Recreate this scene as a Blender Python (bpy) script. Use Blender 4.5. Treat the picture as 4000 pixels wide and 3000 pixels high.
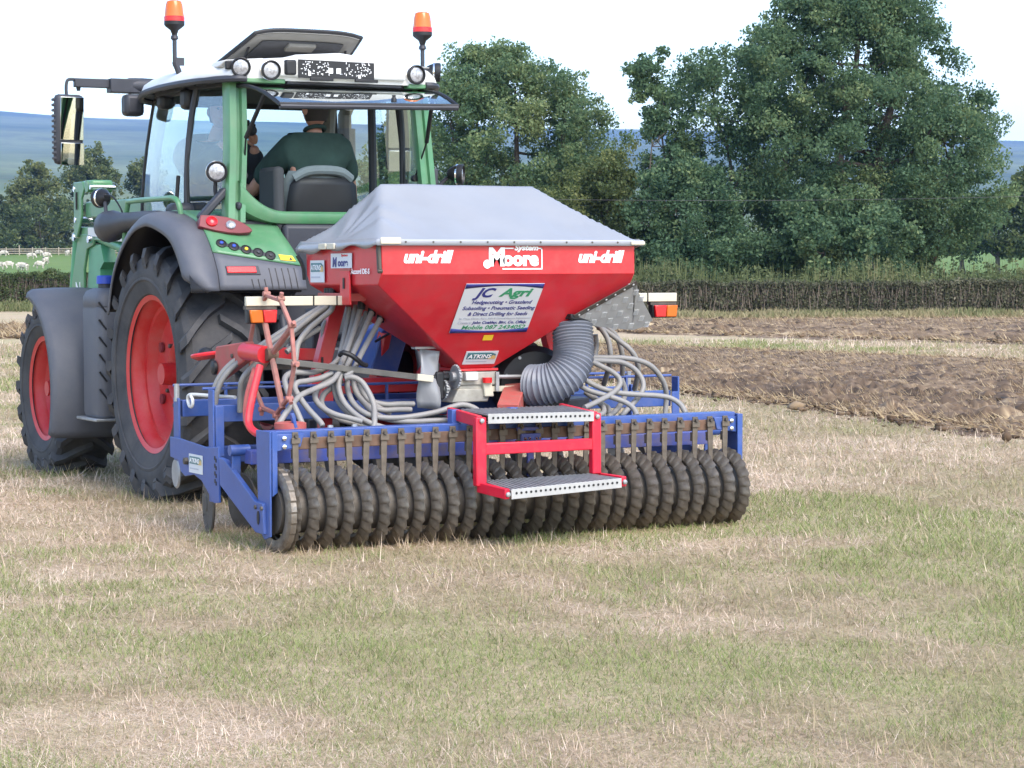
import bpy, bmesh, math, random
import numpy as np
from mathutils import Vector, Matrix, noise as mnoise
random.seed(7); RNG = np.random.default_rng(7)
R_ = math.radians
for o in list(bpy.data.objects): bpy.data.objects.remove(o)
SC = bpy.context.scene
COL = SC.collection

# ------------------------------------------------------------------ camera
# world frame: origin on the ground under the tractor's rear axle, +Y = driving direction, +X = right, Z up
TH, PI_, RO, FPX = .4868, .0469, -.0048, 9048.7
CAM = np.array([-5.9902, -14.3036, 1.4401])
FW0 = np.array([math.sin(TH), math.cos(TH), 0.]); RT0 = np.array([math.cos(TH), -math.sin(TH), 0.]); UP0 = np.array([0, 0, 1.])
CF = FW0*math.cos(PI_) - UP0*math.sin(PI_); CU0 = UP0*math.cos(PI_) + FW0*math.sin(PI_)
CR = RT0*math.cos(RO) + CU0*math.sin(RO); CU = CU0*math.cos(RO) - RT0*math.sin(RO)
cd = bpy.data.cameras.new('camera'); cam = bpy.data.objects.new('camera', cd); COL.objects.link(cam)
cam.matrix_world = Matrix(((CR[0], CU[0], -CF[0], CAM[0]), (CR[1], CU[1], -CF[1], CAM[1]), (CR[2], CU[2], -CF[2], CAM[2]), (0, 0, 0, 1)))
cd.sensor_width = 36; cd.lens = FPX/4000*36; cd.clip_start = .1; cd.clip_end = 30000
SC.camera = cam

def at(px, py, x=None, y=None, z=None):
    """survey helper: point of the photograph (4000 px wide) on a known plane of the place"""
    r = CF + CR*(px-2000)/FPX - CU*(py-1500)/FPX
    if x is not None: t = (x-CAM[0])/r[0]
    elif y is not None: t = (y-CAM[1])/r[1]
    else: t = (z-CAM[2])/r[2]
    p = CAM + r*t
    return (float(p[0]), float(p[1]), float(p[2]))
def ground(a, s, z=0.):
    """point a metres right and s metres ahead of where the photographer stands"""
    p = CAM + RT0*a + FW0*s
    return (float(p[0]), float(p[1]), z)

# ------------------------------------------------------------------ sky, sun, exposure
SUN_EL, SUN_AZ = R_(48), R_(175)      # azimuth measured clockwise from +Y: behind the photographer, to the right
w = bpy.data.worlds.new('World'); SC.world = w; w.use_nodes = True
nt = w.node_tree; bg = nt.nodes['Background']
sky = nt.nodes.new('ShaderNodeTexSky'); sky.sky_type = 'NISHITA'; sky.sun_disc = False
sky.sun_elevation = SUN_EL; sky.sun_rotation = SUN_AZ; sky.air_density = 1.0; sky.dust_density = 1.0; sky.ozone_density = 1.0
nt.links.new(sky.outputs[0], bg.inputs[0]); bg.inputs[1].default_value = .15
sl = bpy.data.lights.new('sun', 'SUN'); sun = bpy.data.objects.new('sun', sl); COL.objects.link(sun)
sl.energy = 1.5; sl.angle = R_(40); sl.color = (1., .92, .82)
sd = Vector((math.sin(SUN_AZ)*math.cos(SUN_EL), math.cos(SUN_AZ)*math.cos(SUN_EL), math.sin(SUN_EL)))
sun.rotation_euler = sd.to_track_quat('Z', 'Y').to_euler(); sun.location = (0, 0, 30)
SC.view_settings.view_transform = 'Standard'; SC.view_settings.look = 'None'
SC.view_settings.exposure = 1.6; SC.view_settings.gamma = 1

# ------------------------------------------------------------------ materials
MATS = {}
def mat(name, col, rough=.5, metal=0., var=.12, scale=5., dust=0., dustcol=(.24, .2, .15), dscale=9., bump=0., bscale=60., spec=.5, coat=0., trans=0., ior=1.45, dmin=.5):
    m = bpy.data.materials.new(name); m.use_nodes = True; MATS[name] = m
    n = m.node_tree.nodes; L = m.node_tree.links; b = n['Principled BSDF']
    tc = n.new('ShaderNodeTexCoord')
    no = n.new('ShaderNodeTexNoise'); no.inputs['Scale'].default_value = scale; no.inputs['Detail'].default_value = 5
    L.new(tc.outputs['Object'], no.inputs['Vector'])
    rp = n.new('ShaderNodeValToRGB'); rp.color_ramp.elements[0].position = .3; rp.color_ramp.elements[1].position = .72
    rp.color_ramp.elements[0].color = tuple(c*(1-var) for c in col)+(1,); rp.color_ramp.elements[1].color = tuple(min(1, c*(1+var)) for c in col)+(1,)
    L.new(no.outputs['Fac'], rp.inputs['Fac']); out = rp.outputs['Color']
    b.inputs['Roughness'].default_value = rough
    if dust > 0:
        n2 = n.new('ShaderNodeTexNoise'); n2.inputs['Scale'].default_value = dscale; n2.inputs['Detail'].default_value = 8; n2.inputs['Roughness'].default_value = .7
        L.new(tc.outputs['Object'], n2.inputs['Vector'])
        r2 = n.new('ShaderNodeMapRange'); r2.inputs['From Min'].default_value = dmin-.12; r2.inputs['From Max'].default_value = dmin+.2; r2.inputs['To Max'].default_value = dust
        L.new(n2.outputs['Fac'], r2.inputs['Value'])
        mx = n.new('ShaderNodeMix'); mx.data_type = 'RGBA'; mx.inputs['B'].default_value = tuple(dustcol)+(1,)
        L.new(r2.outputs[0], mx.inputs['Factor']); L.new(out, mx.inputs['A']); out = mx.outputs['Result']
        r3 = n.new('ShaderNodeMapRange'); r3.inputs['To Min'].default_value = rough; r3.inputs['To Max'].default_value = min(.95, rough+.4)
        L.new(r2.outputs[0], r3.inputs['Value']); L.new(r3.outputs[0], b.inputs['Roughness'])
    L.new(out, b.inputs['Base Color'])
    b.inputs['Metallic'].default_value = metal; b.inputs['Specular IOR Level'].default_value = spec
    b.inputs['Coat Weight'].default_value = coat; b.inputs['Coat Roughness'].default_value = .15
    b.inputs['Transmission Weight'].default_value = trans; b.inputs['IOR'].default_value = ior
    if bump > 0:
        n3 = n.new('ShaderNodeTexNoise'); n3.inputs['Scale'].default_value = bscale; n3.inputs['Detail'].default_value = 4
        L.new(tc.outputs['Object'], n3.inputs['Vector'])
        bp = n.new('ShaderNodeBump'); bp.inputs['Strength'].default_value = bump; bp.inputs['Distance'].default_value = .01
        L.new(n3.outputs['Fac'], bp.inputs['Height']); L.new(bp.outputs[0], b.inputs['Normal'])
    return m
def glass(name, tint=(.8, .9, .88), refl=.12, clear=.9):
    m = bpy.data.materials.new(name); m.use_nodes = True; MATS[name] = m
    n = m.node_tree.nodes; L = m.node_tree.links; n.remove(n['Principled BSDF'])
    t = n.new('ShaderNodeBsdfTransparent'); t.inputs[0].default_value = tuple(tint)+(1,)
    g = n.new('ShaderNodeBsdfGlossy'); g.inputs['Roughness'].default_value = .02; g.inputs[0].default_value = (.95, 1, 1, 1)
    lw = n.new('ShaderNodeLayerWeight'); lw.inputs['Blend'].default_value = .5
    pw = n.new('ShaderNodeMath'); pw.operation = 'POWER'; pw.inputs[1].default_value = 4.; L.new(lw.outputs['Facing'], pw.inputs[0])
    ad = n.new('ShaderNodeMath'); ad.operation = 'MULTIPLY_ADD'; ad.use_clamp = True; ad.inputs[1].default_value = .9; ad.inputs[2].default_value = refl
    mx = n.new('ShaderNodeMixShader')
    L.new(pw.outputs[0], ad.inputs[0]); L.new(ad.outputs[0], mx.inputs[0]); L.new(t.outputs[0], mx.inputs[1]); L.new(g.outputs[0], mx.inputs[2])
    L.new(mx.outputs[0], n['Material Output'].inputs['Surface'])
    return m
def tintmat(name, stops, rough=.8, transl=.25, attr='tint'):
    """colour ramp driven by a per-piece random value (leaf to leaf, blade to blade)"""
    m = bpy.data.materials.new(name); m.use_nodes = True; MATS[name] = m
    n = m.node_tree.nodes; L = m.node_tree.links; b = n['Principled BSDF']
    at_ = n.new('ShaderNodeAttribute'); at_.attribute_name = attr
    rp = n.new('ShaderNodeValToRGB'); e = rp.color_ramp.elements
    e[0].position = stops[0][0]; e[0].color = stops[0][1]+(1,); e[1].position = stops[-1][0]; e[1].color = stops[-1][1]+(1,)
    for p, c in stops[1:-1]:
        q = e.new(p); q.color = c+(1,)
    L.new(at_.outputs['Fac'], rp.inputs[0]); L.new(rp.outputs[0], b.inputs['Base Color'])
    b.inputs['Roughness'].default_value = rough; b.inputs['Specular IOR Level'].default_value = .3
    if transl:
        t = n.new('ShaderNodeBsdfTranslucent'); L.new(rp.outputs[0], t.inputs[0])
        mx = n.new('ShaderNodeMixShader'); mx.inputs[0].default_value = transl
        L.new(b.outputs[0], mx.inputs[1]); L.new(t.outputs[0], mx.inputs[2]); L.new(mx.outputs[0], n['Material Output'].inputs['Surface'])
    return m
SOIL = (.16, .125, .09)
mat('red', (.56, .020, .028), .36, coat=.2, var=.12, scale=4, dust=.22, dustcol=(.34, .13, .11), dscale=11, dmin=.55, bump=.03, bscale=300)
mat('red_faded', (.42, .075, .065), .6, dust=.65, dustcol=(.27, .16, .12), dscale=14, dmin=.5)
mat('rim_faded', (.36, .13, .11), .7, var=.25, scale=20, dust=.7, dustcol=(.25, .18, .14), dscale=16, dmin=.5)
mat('red_step', (.62, .014, .04), .4, dust=.3, dustcol=(.2, .12, .1), dscale=25, dmin=.62)
mat('red_rim', (.52, .014, .016), .38, dust=.5, dustcol=(.36, .13, .11), dscale=5, dmin=.5)
mat('green', (.075, .222, .100), .34, coat=.2, var=.16, dust=.3, dustcol=(.22, .25, .18), dscale=6, dmin=.5)
mat('blue', (.038, .088, .30), .38, dust=.5, dustcol=(.13, .13, .2), dscale=10, dmin=.54, bump=.03, bscale=200)
mat('blue_dirty', (.035, .07, .34), .5, dust=.75, dustcol=(.15, .115, .1), dscale=9, dmin=.48)
mat('grey_plastic', (.085, .09, .108), .55, var=.06, bump=.05, bscale=500, dust=.2, dustcol=(.2, .19, .18), dscale=6)
mat('dark_plastic', (.035, .037, .046), .5, var=.15)
mat('black', (.012, .012, .014), .5)
mat('rubber', (.034, .035, .04), .75, var=.2, dust=.55, dustcol=(.105, .1, .095), dscale=6, dmin=.48, bump=.08, bscale=120)
mat('white_paint', (.62, .62, .60), .4, var=.04, dust=.12, dscale=6)
mat('cream_board', (.55, .51, .40), .5, var=.06, dust=.25, dustcol=(.45, .4, .3), dscale=18)
mat('tarp', (.26, .262, .27), .28, var=.06, scale=3, spec=.7, dust=.25, dustcol=(.27, .275, .285), dscale=3, bump=.12, bscale=14)
mat('tarp_hem', (.36, .38, .42), .35, var=.04, scale=9, dust=.15, dustcol=(.4, .4, .4))
mat('zinc', (.34, .35, .36), .45, metal=.55, var=.15, scale=18, dust=.35, dustcol=(.32, .3, .26), dscale=12)
mat('alu', (.40, .40, .39), .5, metal=.15, var=.12, scale=12, dust=.25, dustcol=(.42, .4, .37), dscale=10)
mat('chrome', (.8, .8, .82), .12, metal=1., var=.03)
mat('mirror', (.50, .54, .54), .02, metal=1., var=.01)
mat('steel_dark', (.10, .09, .078), .55, metal=.4, var=.3, scale=14, dust=.5, dustcol=(.12, .095, .07), dscale=20)
mat('ring_steel', (.19, .17, .145), .36, metal=.55, var=.35, scale=22, dust=.8, dustcol=(.15, .118, .085), dscale=14, dmin=.49, bump=.12, bscale=90)
mat('rust', (.15, .085, .055), .7, metal=.2, var=.35, scale=14, dust=.5, dustcol=(.12, .1, .085), dscale=10)
mat('scraper', (.15, .125, .10), .5, metal=.5, var=.3, scale=20, dust=.6, dustcol=(.15, .12, .09), dscale=14)
mat('belt', (.10, .095, .085), .6, metal=.0, var=.2, scale=15)
mat('hose', (.215, .21, .205), .45, var=.08, scale=9, dust=.3, dustcol=(.36, .32, .26), dscale=11)
mat('duct', (.15, .165, .20), .42, var=.08, scale=7, dust=.2, dustcol=(.3, .28, .25), dscale=8)
mat('metal_cast', (.40, .38, .33), .5, metal=.35, var=.2, scale=16, dust=.35, dustcol=(.2, .18, .14))
mat('amber', (.60, .13, .01), .2, var=.1, coat=.4)
mat('orange_lens', (.55, .12, .008), .25, var=.08)
mat('red_lens', (.62, .01, .015), .22, var=.1, coat=.3)
mat('lens_clear', (.40, .40, .42), .12, var=.45, scale=45, metal=.4, bump=.3, bscale=120)
mat('tread_bright', (.55, .55, .54), .4, metal=.3)
mat('lamp_dark', (.17, .03, .036), .3)
mat('yellow', (.75, .5, .03), .45)
mat('sticker', (.62, .64, .66), .35, var=.02)
mat('ink_navy', (.035, .04, .20), .4); mat('ink_green', (.04, .26, .12), .4); mat('ink_grey', (.42, .44, .5), .5); mat('ink_white', (.86, .86, .86), .4, var=.02)
mat('ink_dark', (.03, .04, .06), .4); mat('ink_teal', (.06, .18, .2), .4); mat('ink_ochre', (.6, .42, .16), .4)
mat('cap_blue', (.03, .07, .42), .4)
mat('seat_cloth', (.05, .055, .07), .8, bump=.1, bscale=300); mat('seat_grey', (.16, .19, .2), .75)
mat('shirt', (.020, .044, .038), .9, var=.25, scale=8, bump=.9, bscale=11)
mat('skin', (.42, .21, .15), .55, var=.12, scale=14); mat('hair', (.03, .022, .018), .8); mat('jacket', (.02, .022, .03), .85); mat('trousers', (.03, .04, .07), .9)
mat('interior', (.06, .06, .065), .8); mat('headliner', (.035, .037, .042), .9); mat('pillar_trim', (.20, .19, .17), .7)
mat('screen', (.40, .42, .36), .4)
mat('hydraulic', (.09, .3, .16), .4)
mat('bark', (.09, .075, .06), .9, var=.35, scale=7, bump=.5, bscale=20)
mat('wood_rail', (.34, .29, .22), .85, var=.2, scale=9)
mat('wool', (.46, .42, .35), .95, var=.12, scale=7, bump=.5, bscale=14); mat('sheep_face', (.55, .5, .42), .9)
mat('wire', (.06, .06, .065), .6)
glass('cab_glass', (.80, .90, .88), .05); glass('side_glass', (.78, .88, .88), .16); glass('rear_glass', (.72, .82, .84), .22)
tintmat('leaf_ash', [(0, (.046, .094, .050)), (.35, (.084, .150, .076)), (.7, (.138, .210, .096)), (1, (.24, .29, .125))], .65, .45)
tintmat('leaf_olive', [(0, (.05, .072, .026)), (.5, (.095, .13, .045)), (1, (.19, .205, .07))], .6, .4)
tintmat('leaf_hedge', [(0, (.055, .048, .032)), (.45, (.08, .088, .045)), (.8, (.14, .13, .08)), (1, (.22, .19, .13))], .85, .2)
tintmat('leaf_weed', [(0, (.06, .08, .03)), (.6, (.13, .15, .06)), (1, (.26, .22, .12))], .8, .2)
tintmat('twig', [(0, (.07, .052, .038)), (1, (.19, .155, .12))], .9, 0)
tintmat('grass', [(0, (.15, .215, .055)), (.28, (.30, .315, .125)), (.45, (.34, .26, .16)), (.7, (.55, .415, .30)), (1, (.78, .64, .51))], .8, .25)
tintmat('clod', [(0, (.048, .031, .019)), (.4, (.138, .092, .057)), (.7, (.235, .165, .10)), (1, (.44, .335, .20))], .95, 0)

# ------------------------------------------------------------------ mesh helpers
ORG = {}
class MB:
    def __init__(s): s.v = []; s.f = []
    def add(s, V, F):
        b = len(s.v); s.v += [tuple(map(float, p)) for p in V]; s.f += [tuple(b+i for i in f) for f in F]; return s
    def box(s, c, d, rot=None):
        hx, hy, hz = d[0]/2, d[1]/2, d[2]/2
        V = [Vector((x*hx, y*hy, z*hz)) for z in (-1, 1) for y in (-1, 1) for x in (-1, 1)]
        if rot is not None: V = [rot @ p for p in V]
        return s.add([p+Vector(c) for p in V], [(0, 2, 3, 1), (4, 5, 7, 6), (0, 1, 5, 4), (2, 6, 7, 3), (0, 4, 6, 2), (1, 3, 7, 5)])
    def beam(s, p, q, w, h, up=(0, 0, 1)):
        p, q = Vector(p), Vector(q); d = (q-p); l = d.length; d.normalize(); u = Vector(up)
        if abs(d.dot(u)) > .98: u = Vector((0, 1, 0))
        r = d.cross(u).normalized(); u = r.cross(d)
        m = Matrix((r, d, u)).transposed()
        return s.box((p+q)/2, (w, l, h), m)
    def tube(s, pts, r, seg=10, caps=True, closed=False):
        P = [Vector(p) for p in pts]; n = len(P)
        rr = r if hasattr(r, '__len__') else [r]*n
        T = []
        for i in range(n):
            if closed: t = P[(i+1) % n]-P[i-1]
            else: t = P[min(i+1, n-1)]-P[max(i-1, 0)]
            T.append(t.normalized() if t.length > 1e-9 else Vector((0, 0, 1)))
        u = T[0].orthogonal().normalized(); V = []; F = []
        for i in range(n):
            u = (u-T[i]*u.dot(T[i]))
            u = u.normalized() if u.length > 1e-6 else T[i].orthogonal().normalized()
            b = T[i].cross(u)
            for k in range(seg):
                a = 2*math.pi*k/seg; V.append(P[i]+(u*math.cos(a)+b*math.sin(a))*rr[i])
        m = n if closed else n-1
        for i in range(m):
            j = (i+1) % n
            for k in range(seg):
                l = (k+1) % seg; F.append((i*seg+k, i*seg+l, j*seg+l, j*seg+k))
        if caps and not closed: F.append(tuple(range(seg-1, -1, -1))); F.append(tuple((n-1)*seg+k for k in range(seg)))
        return s.add(V, F)
    def lathe(s, prof, c=(0, 0, 0), axis=(0, 0, 1), seg=24, a0=0., a1=None, caps=True):
        """prof: (distance along axis, radius)"""
        ax = Vector(axis).normalized(); u = Vector((0, 1, 0)) if abs(ax.y) < .9 else Vector((0, 0, 1))
        u = (u-ax*u.dot(ax)).normalized(); b = ax.cross(u); V = []; F = []; c = Vector(c)
        full = a1 is None; n = seg if full else seg+1
        for h, r in prof:
            for k in range(n):
                a = 2*math.pi*k/seg if full else a0+(a1-a0)*k/seg
                V.append(c+ax*h+(u*math.cos(a)+b*math.sin(a))*r)
        for i in range(len(prof)-1):
            for k in range(seg):
                l = (k+1) % n; F.append((i*n+k, i*n+l, (i+1)*n+l, (i+1)*n+k))
        if full and caps:
            if prof[0][1] > 1e-5: F.append(tuple(range(n-1, -1, -1)))
            if prof[-1][1] > 1e-5: F.append(tuple((len(prof)-1)*n+k for k in range(n)))
        return s.add(V, F)
    def prism(s, poly, d):
        """planar polygon (3-D points) extruded by vector d"""
        n = len(poly); d = Vector(d); P = [Vector(p) for p in poly]
        F = [tuple(range(n-1, -1, -1)), tuple(range(n, 2*n))]+[(i, (i+1) % n, n+(i+1) % n, n+i) for i in range(n)]
        return s.add(P+[p+d for p in P], F)
    def sheet(s, rows, th=None):
        """grid of points (rows of equal length); th = thickness vector or None"""
        nr, nc = len(rows), len(rows[0]); V = [p for r in rows for p in r]
        F = [(i*nc+j, i*nc+j+1, (i+1)*nc+j+1, (i+1)*nc+j) for i in range(nr-1) for j in range(nc-1)]
        return s.add(V, F)
    def build(s, name, m, parent=None, bev=0., smooth=True, solid=0., ang=35, org=None, sub=0):
        o0 = ORG.get(parent.name, Vector((0, 0, 0))) if parent is not None else Vector((0, 0, 0))
        my = Vector(org) if org is not None else o0
        me = bpy.data.meshes.new(name); me.from_pydata([(Vector(p)-my)[:] for p in s.v], [], s.f)
        bm = bmesh.new(); bm.from_mesh(me); bmesh.ops.recalc_face_normals(bm, faces=bm.faces); bm.to_mesh(me); bm.free()
        me.materials.append(MATS[m] if isinstance(m, str) else m)
        o = bpy.data.objects.new(name, me); COL.objects.link(o); o.location = my-o0; ORG[o.name] = my
        if parent is not None: o.parent = parent
        if solid: q = o.modifiers.new('solid', 'SOLIDIFY'); q.thickness = solid; q.offset = 0
        if sub: q = o.modifiers.new('sub', 'SUBSURF'); q.levels = sub; q.render_levels = sub
        if bev: q = o.modifiers.new('bev', 'BEVEL'); q.width = bev; q.segments = 2; q.limit_method = 'ANGLE'; q.angle_limit = R_(40)
        if smooth:
            me.shade_smooth()
            try: me.set_sharp_from_angle(angle=R_(ang))
            except Exception: pass
        return o
def B(): return MB()
def tag(o, label, cat, group=None, kind=None):
    if label: o['label'] = label
    if cat: o['category'] = cat
    if group: o['group'] = group
    if kind: o['kind'] = kind
    return o
def empty(name, loc, label=None, cat=None, group=None):
    o = bpy.data.objects.new(name, None); COL.objects.link(o); o.location = loc; o.empty_display_size = .2; ORG[o.name] = Vector(loc)
    return tag(o, label, cat, group)
def dup(o, parent=None, loc=None, scale=None, rz=None):
    c = o.copy(); COL.objects.link(c); c.parent = parent
    if loc is not None: c.location = loc
    if scale is not None: c.scale = scale
    if rz is not None: c.rotation_euler = (0, 0, rz)
    for ch in list(o.children): dup(ch, c)
    return c
def spline(pts, n=12):
    """Catmull-Rom through the points"""
    P = [Vector(p) for p in pts]; P = [P[0]*2-P[1]]+P+[P[-1]*2-P[-2]]; out = []
    for i in range(1, len(P)-2):
        a, b, c, d = P[i-1:i+3]
        for k in range(n):
            t = k/n
            out.append(.5*((2*b)+(c-a)*t+(2*a-5*b+4*c-d)*t*t+(3*b-a-3*c+d)*t**3))
    out.append(P[-2]); return out
def resample(pts, step):
    P = [Vector(p) for p in pts]; L = [0.]
    for a, b in zip(P, P[1:]): L.append(L[-1]+(b-a).length)
    n = max(2, int(L[-1]/step)); out = []; j = 0
    for i in range(n+1):
        t = L[-1]*i/n
        while j < len(L)-2 and L[j+1] < t: j += 1
        k = (t-L[j])/max(1e-9, L[j+1]-L[j]); out.append(P[j].lerp(P[j+1], k))
    return out
def ribbed(pts, r, pitch=.0075, depth=.0016, seg=10):
    P = resample(spline(pts), pitch/2); rr = [r if i % 2 else r-depth for i in range(len(P))]
    return B().tube(P, rr, seg)
def npmesh(name, V, F, m, tint=None, parent=None, smooth=False):
    """big meshes from numpy: V (n,3), F (k,3) or (k,4); tint per vertex"""
    me = bpy.data.meshes.new(name); F = np.asarray(F, np.int32); k = F.shape[1]
    me.vertices.add(len(V)); me.vertices.foreach_set('co', np.ascontiguousarray(V, np.float32).ravel())
    me.loops.add(F.size); me.loops.foreach_set('vertex_index', F.ravel())
    me.polygons.add(len(F)); me.polygons.foreach_set('loop_start', np.arange(0, F.size, k, dtype=np.int32))
    if tint is not None:
        a = me.attributes.new('tint', 'FLOAT', 'POINT'); a.data.foreach_set('value', np.ascontiguousarray(tint, np.float32))
    me.materials.append(MATS[m]); me.update(calc_edges=True); me.validate()
    if smooth: me.shade_smooth()
    o = bpy.data.objects.new(name, me); COL.objects.link(o)
    if parent is not None: o.parent = parent; 
    return o
def text(body, name, m, parent, o, ux, uz, size, shear=0., bold=0., depth=.0012, width=None, align='LEFT', spacing=1.):
    """flat lettering: o = lower-left corner, ux = reading direction, uz = up direction"""
    c = bpy.data.curves.new(name, 'FONT'); c.body = body; c.size = size; c.shear = shear; c.offset = bold; c.extrude = depth/2; c.align_x = align; c.space_character = spacing; c.resolution_u = 3
    t = bpy.data.objects.new(name, c); COL.objects.link(t); bpy.context.view_layer.update()
    me = bpy.data.meshes.new_from_object(t.evaluated_get(bpy.context.evaluated_depsgraph_get())); me.name = name
    bpy.data.objects.remove(t)
    ux, uz = Vector(ux).normalized(), Vector(uz).normalized(); n = ux.cross(uz)
    co = np.zeros(len(me.vertices)*3); me.vertices.foreach_get('co', co); co = co.reshape(-1, 3)
    k = 1.
    if width: k = width/max(1e-6, co[:, 0].max()-co[:, 0].min())
    M = np.array([ux, uz, n]); co[:, 0] *= k
    base = ORG.get(parent.name, Vector((0, 0, 0)))
    W = co @ M + np.array(o) - np.array(base)
    me.vertices.foreach_set('co', W.ravel()); me.update(); me.materials.clear(); me.materials.append(MATS[m])
    ob = bpy.data.objects.new(name, me); COL.objects.link(ob); ob.parent = parent
    return ob
def vnoise(x, y, sc, seed=0):
    """smooth value noise, numpy"""
    x = np.asarray(x)/sc+seed*17.3; y = np.asarray(y)/sc+seed*9.1
    xi = np.floor(x).astype(np.int64); yi = np.floor(y).astype(np.int64); fx = x-xi; fy = y-yi
    h = lambda a, b: ((np.sin(a*127.1+b*311.7+seed*74.7)*43758.5453) % 1.0)
    fx = fx*fx*(3-2*fx); fy = fy*fy*(3-2*fy)
    return (h(xi, yi)*(1-fx)+h(xi+1, yi)*fx)*(1-fy)+(h(xi, yi+1)*(1-fx)+h(xi+1, yi+1)*fx)*fy

# ================================================================== SETTING: ground, fields, hills
S_KEY = [-60, 112, 160, 250, 350, 600, 1200, 2500, 4000, 5500, 7500, 9500]
Z_KEY = [0, 0, .5, 2.0, 4.9, 10, 40, 112, 205, 325, 500, 520]
def zt(a, s):
    a = np.asarray(a, float); s = np.asarray(s, float)
    z = np.interp(s, S_KEY, Z_KEY)
    k = np.clip((s-500)/1500, 0, 1); t = a/np.maximum(s, 1)
    z = z*(1-k*.62*t)*(1-.02*k)
    z = z+k*((vnoise(a, s, 1300, 3)-.5)*58*np.clip(s/6000, 0, 1)+(vnoise(a, s, 300, 5)-.5)*7*np.clip(s/6000, 0, 1))
    return z
def terrain(name, srows, tcols, m, label=None):
    Sg, Tg = np.meshgrid(np.array(srows, float), np.array(tcols, float), indexing='ij')
    A = Tg*(np.abs(Sg)+80); Zg = zt(A, Sg)
    X = CAM[0]+RT0[0]*A+FW0[0]*Sg; Y = CAM[1]+RT0[1]*A+FW0[1]*Sg
    V = np.stack([X, Y, Zg], -1).reshape(-1, 3); nr, nc = Sg.shape
    i = np.arange(nr-1)[:, None]*nc+np.arange(nc-1)[None]; i = i.ravel()
    o = npmesh(name, V, np.stack([i, i+1, i+nc+1, i+nc], 1), m, smooth=True); o['kind'] = 'structure'; return o
def ground_mat(name, cols, sc1, sc2, streak=None, bump=.6, fine=30.):
    """cols: dry, green, dark; patches at two sizes and a fine fleck"""
    m = bpy.data.materials.new(name); m.use_nodes = True; MATS[name] = m
    n = m.node_tree.nodes; L = m.node_tree.links; b = n['Principled BSDF']; b.inputs['Roughness'].default_value = .9; b.inputs['Specular IOR Level'].default_value = .15
    tc = n.new('ShaderNodeTexCoord'); mp = n.new('ShaderNodeMapping'); L.new(tc.outputs['Object'], mp.inputs[0])
    mp.inputs['Rotation'].default_value = (0, 0, TH)
    if streak: mp.inputs['Scale'].default_value = streak
    def nz(scale, det=6, rough=.6):
        q = n.new('ShaderNodeTexNoise'); q.inputs['Scale'].default_value = scale; q.inputs['Detail'].default_value = det; q.inputs['Roughness'].default_value = rough
        L.new(mp.outputs[0], q.inputs['Vector']); return q.outputs['Fac']
    def rng(v, lo, hi):
        q = n.new('ShaderNodeMapRange'); q.inputs['From Min'].default_value = lo; q.inputs['From Max'].default_value = hi; L.new(v, q.inputs['Value']); return q.outputs[0]
    def mix(fac, a, bb):
        q = n.new('ShaderNodeMix'); q.data_type = 'RGBA'; L.new(fac, q.inputs['Factor'])
        for s_, v in (('A', a), ('B', bb)):
            if isinstance(v, tuple): q.inputs[s_].default_value = v+(1,)
            else: L.new(v, q.inputs[s_])
        return q.outputs['Result']
    c = mix(rng(nz(sc1), .42, .62), cols[0], cols[1])
    c = mix(rng(nz(sc2, 8, .7), .5, .75), c, cols[2])
    f = nz(fine, 4, .8)
    c = mix(rng(f, .35, .8), c, cols[3])
    L.new(c, b.inputs['Base Color'])
    bp = n.new('ShaderNodeBump'); bp.inputs['Strength'].default_value = bump; bp.inputs['Distance'].default_value = .05; L.new(f, bp.inputs['Height']); L.new(bp.outputs[0], b.inputs['Normal'])
    return m
ground_mat('stubble', ((.42, .32, .21), (.33, .29, .145), (.27, .205, .13), (.54, .43, .29)), .35, 2.2, fine=28)
ground_mat('pasture', ((.10, .17, .04), (.13, .19, .05), (.08, .13, .035), (.15, .2, .06)), .02, .15, fine=2.)
ground_mat('hill', ((.20, .24, .11), (.06, .10, .045), (.018, .03, .022), (.12, .13, .07)), .0016, .005, fine=.03, streak=(1, .5, 1), bump=0)
terrain('ground', [-60, -20, 0, 10, 20, 30, 45, 60, 80, 112], np.linspace(-1.1, 1.1, 45), 'stubble')
terrain('pasture', list(np.linspace(112, 600, 30)), np.linspace(-1.1, 1.1, 45), 'pasture')
terrain('hillside', list(np.geomspace(600, 9500, 90)), np.linspace(-.75, .75, 140), 'hill')

def leaves(C, Rr, n, size, tint, spread=.75, droop=.2, aspect=.55, rng=RNG):
    """leaf-sized quads around cluster centres C (k,3) with radii Rr (k)"""
    C = np.repeat(C, n, 0); Rr = np.repeat(Rr, n); t0 = np.repeat(tint, n); N = len(C)
    d = rng.normal(size=(N, 3)); d /= np.linalg.norm(d, axis=1)[:, None]
    rad = rng.random(N)**.55
    P = C+d*(Rr*rad)[:, None]*np.array([1, 1, spread])
    u = rng.normal(size=(N, 3)); u[:, 2] -= droop*1.2; u /= np.linalg.norm(u, axis=1)[:, None]
    v = np.cross(u, rng.normal(size=(N, 3))); v /= np.maximum(1e-6, np.linalg.norm(v, axis=1))[:, None]
    l = size*(.6+.8*rng.random(N))[:, None]
    a = P-u*l*.5; b = P+v*l*aspect*.5; c = P+u*l*.5; e = P-v*l*aspect*.5
    V = np.stack([a, b, c, e], 1).reshape(-1, 3)
    F = np.arange(4*N).reshape(-1, 4)
    T = np.clip(t0+rng.normal(size=N)*.16, 0, 1)
    return V, F, np.repeat(T, 4)
def survey_rows(rows, s):
    out = []
    for y, xl, xr in rows:
        al, ar = (xl-2000)/FPX*s, (xr-2000)/FPX*s; hz = 1076-(.5*(xl+xr)-2000)*.0048
        out.append((CAM[2]+(hz-y)/FPX*s, al, ar))
    return sorted(out)
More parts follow.
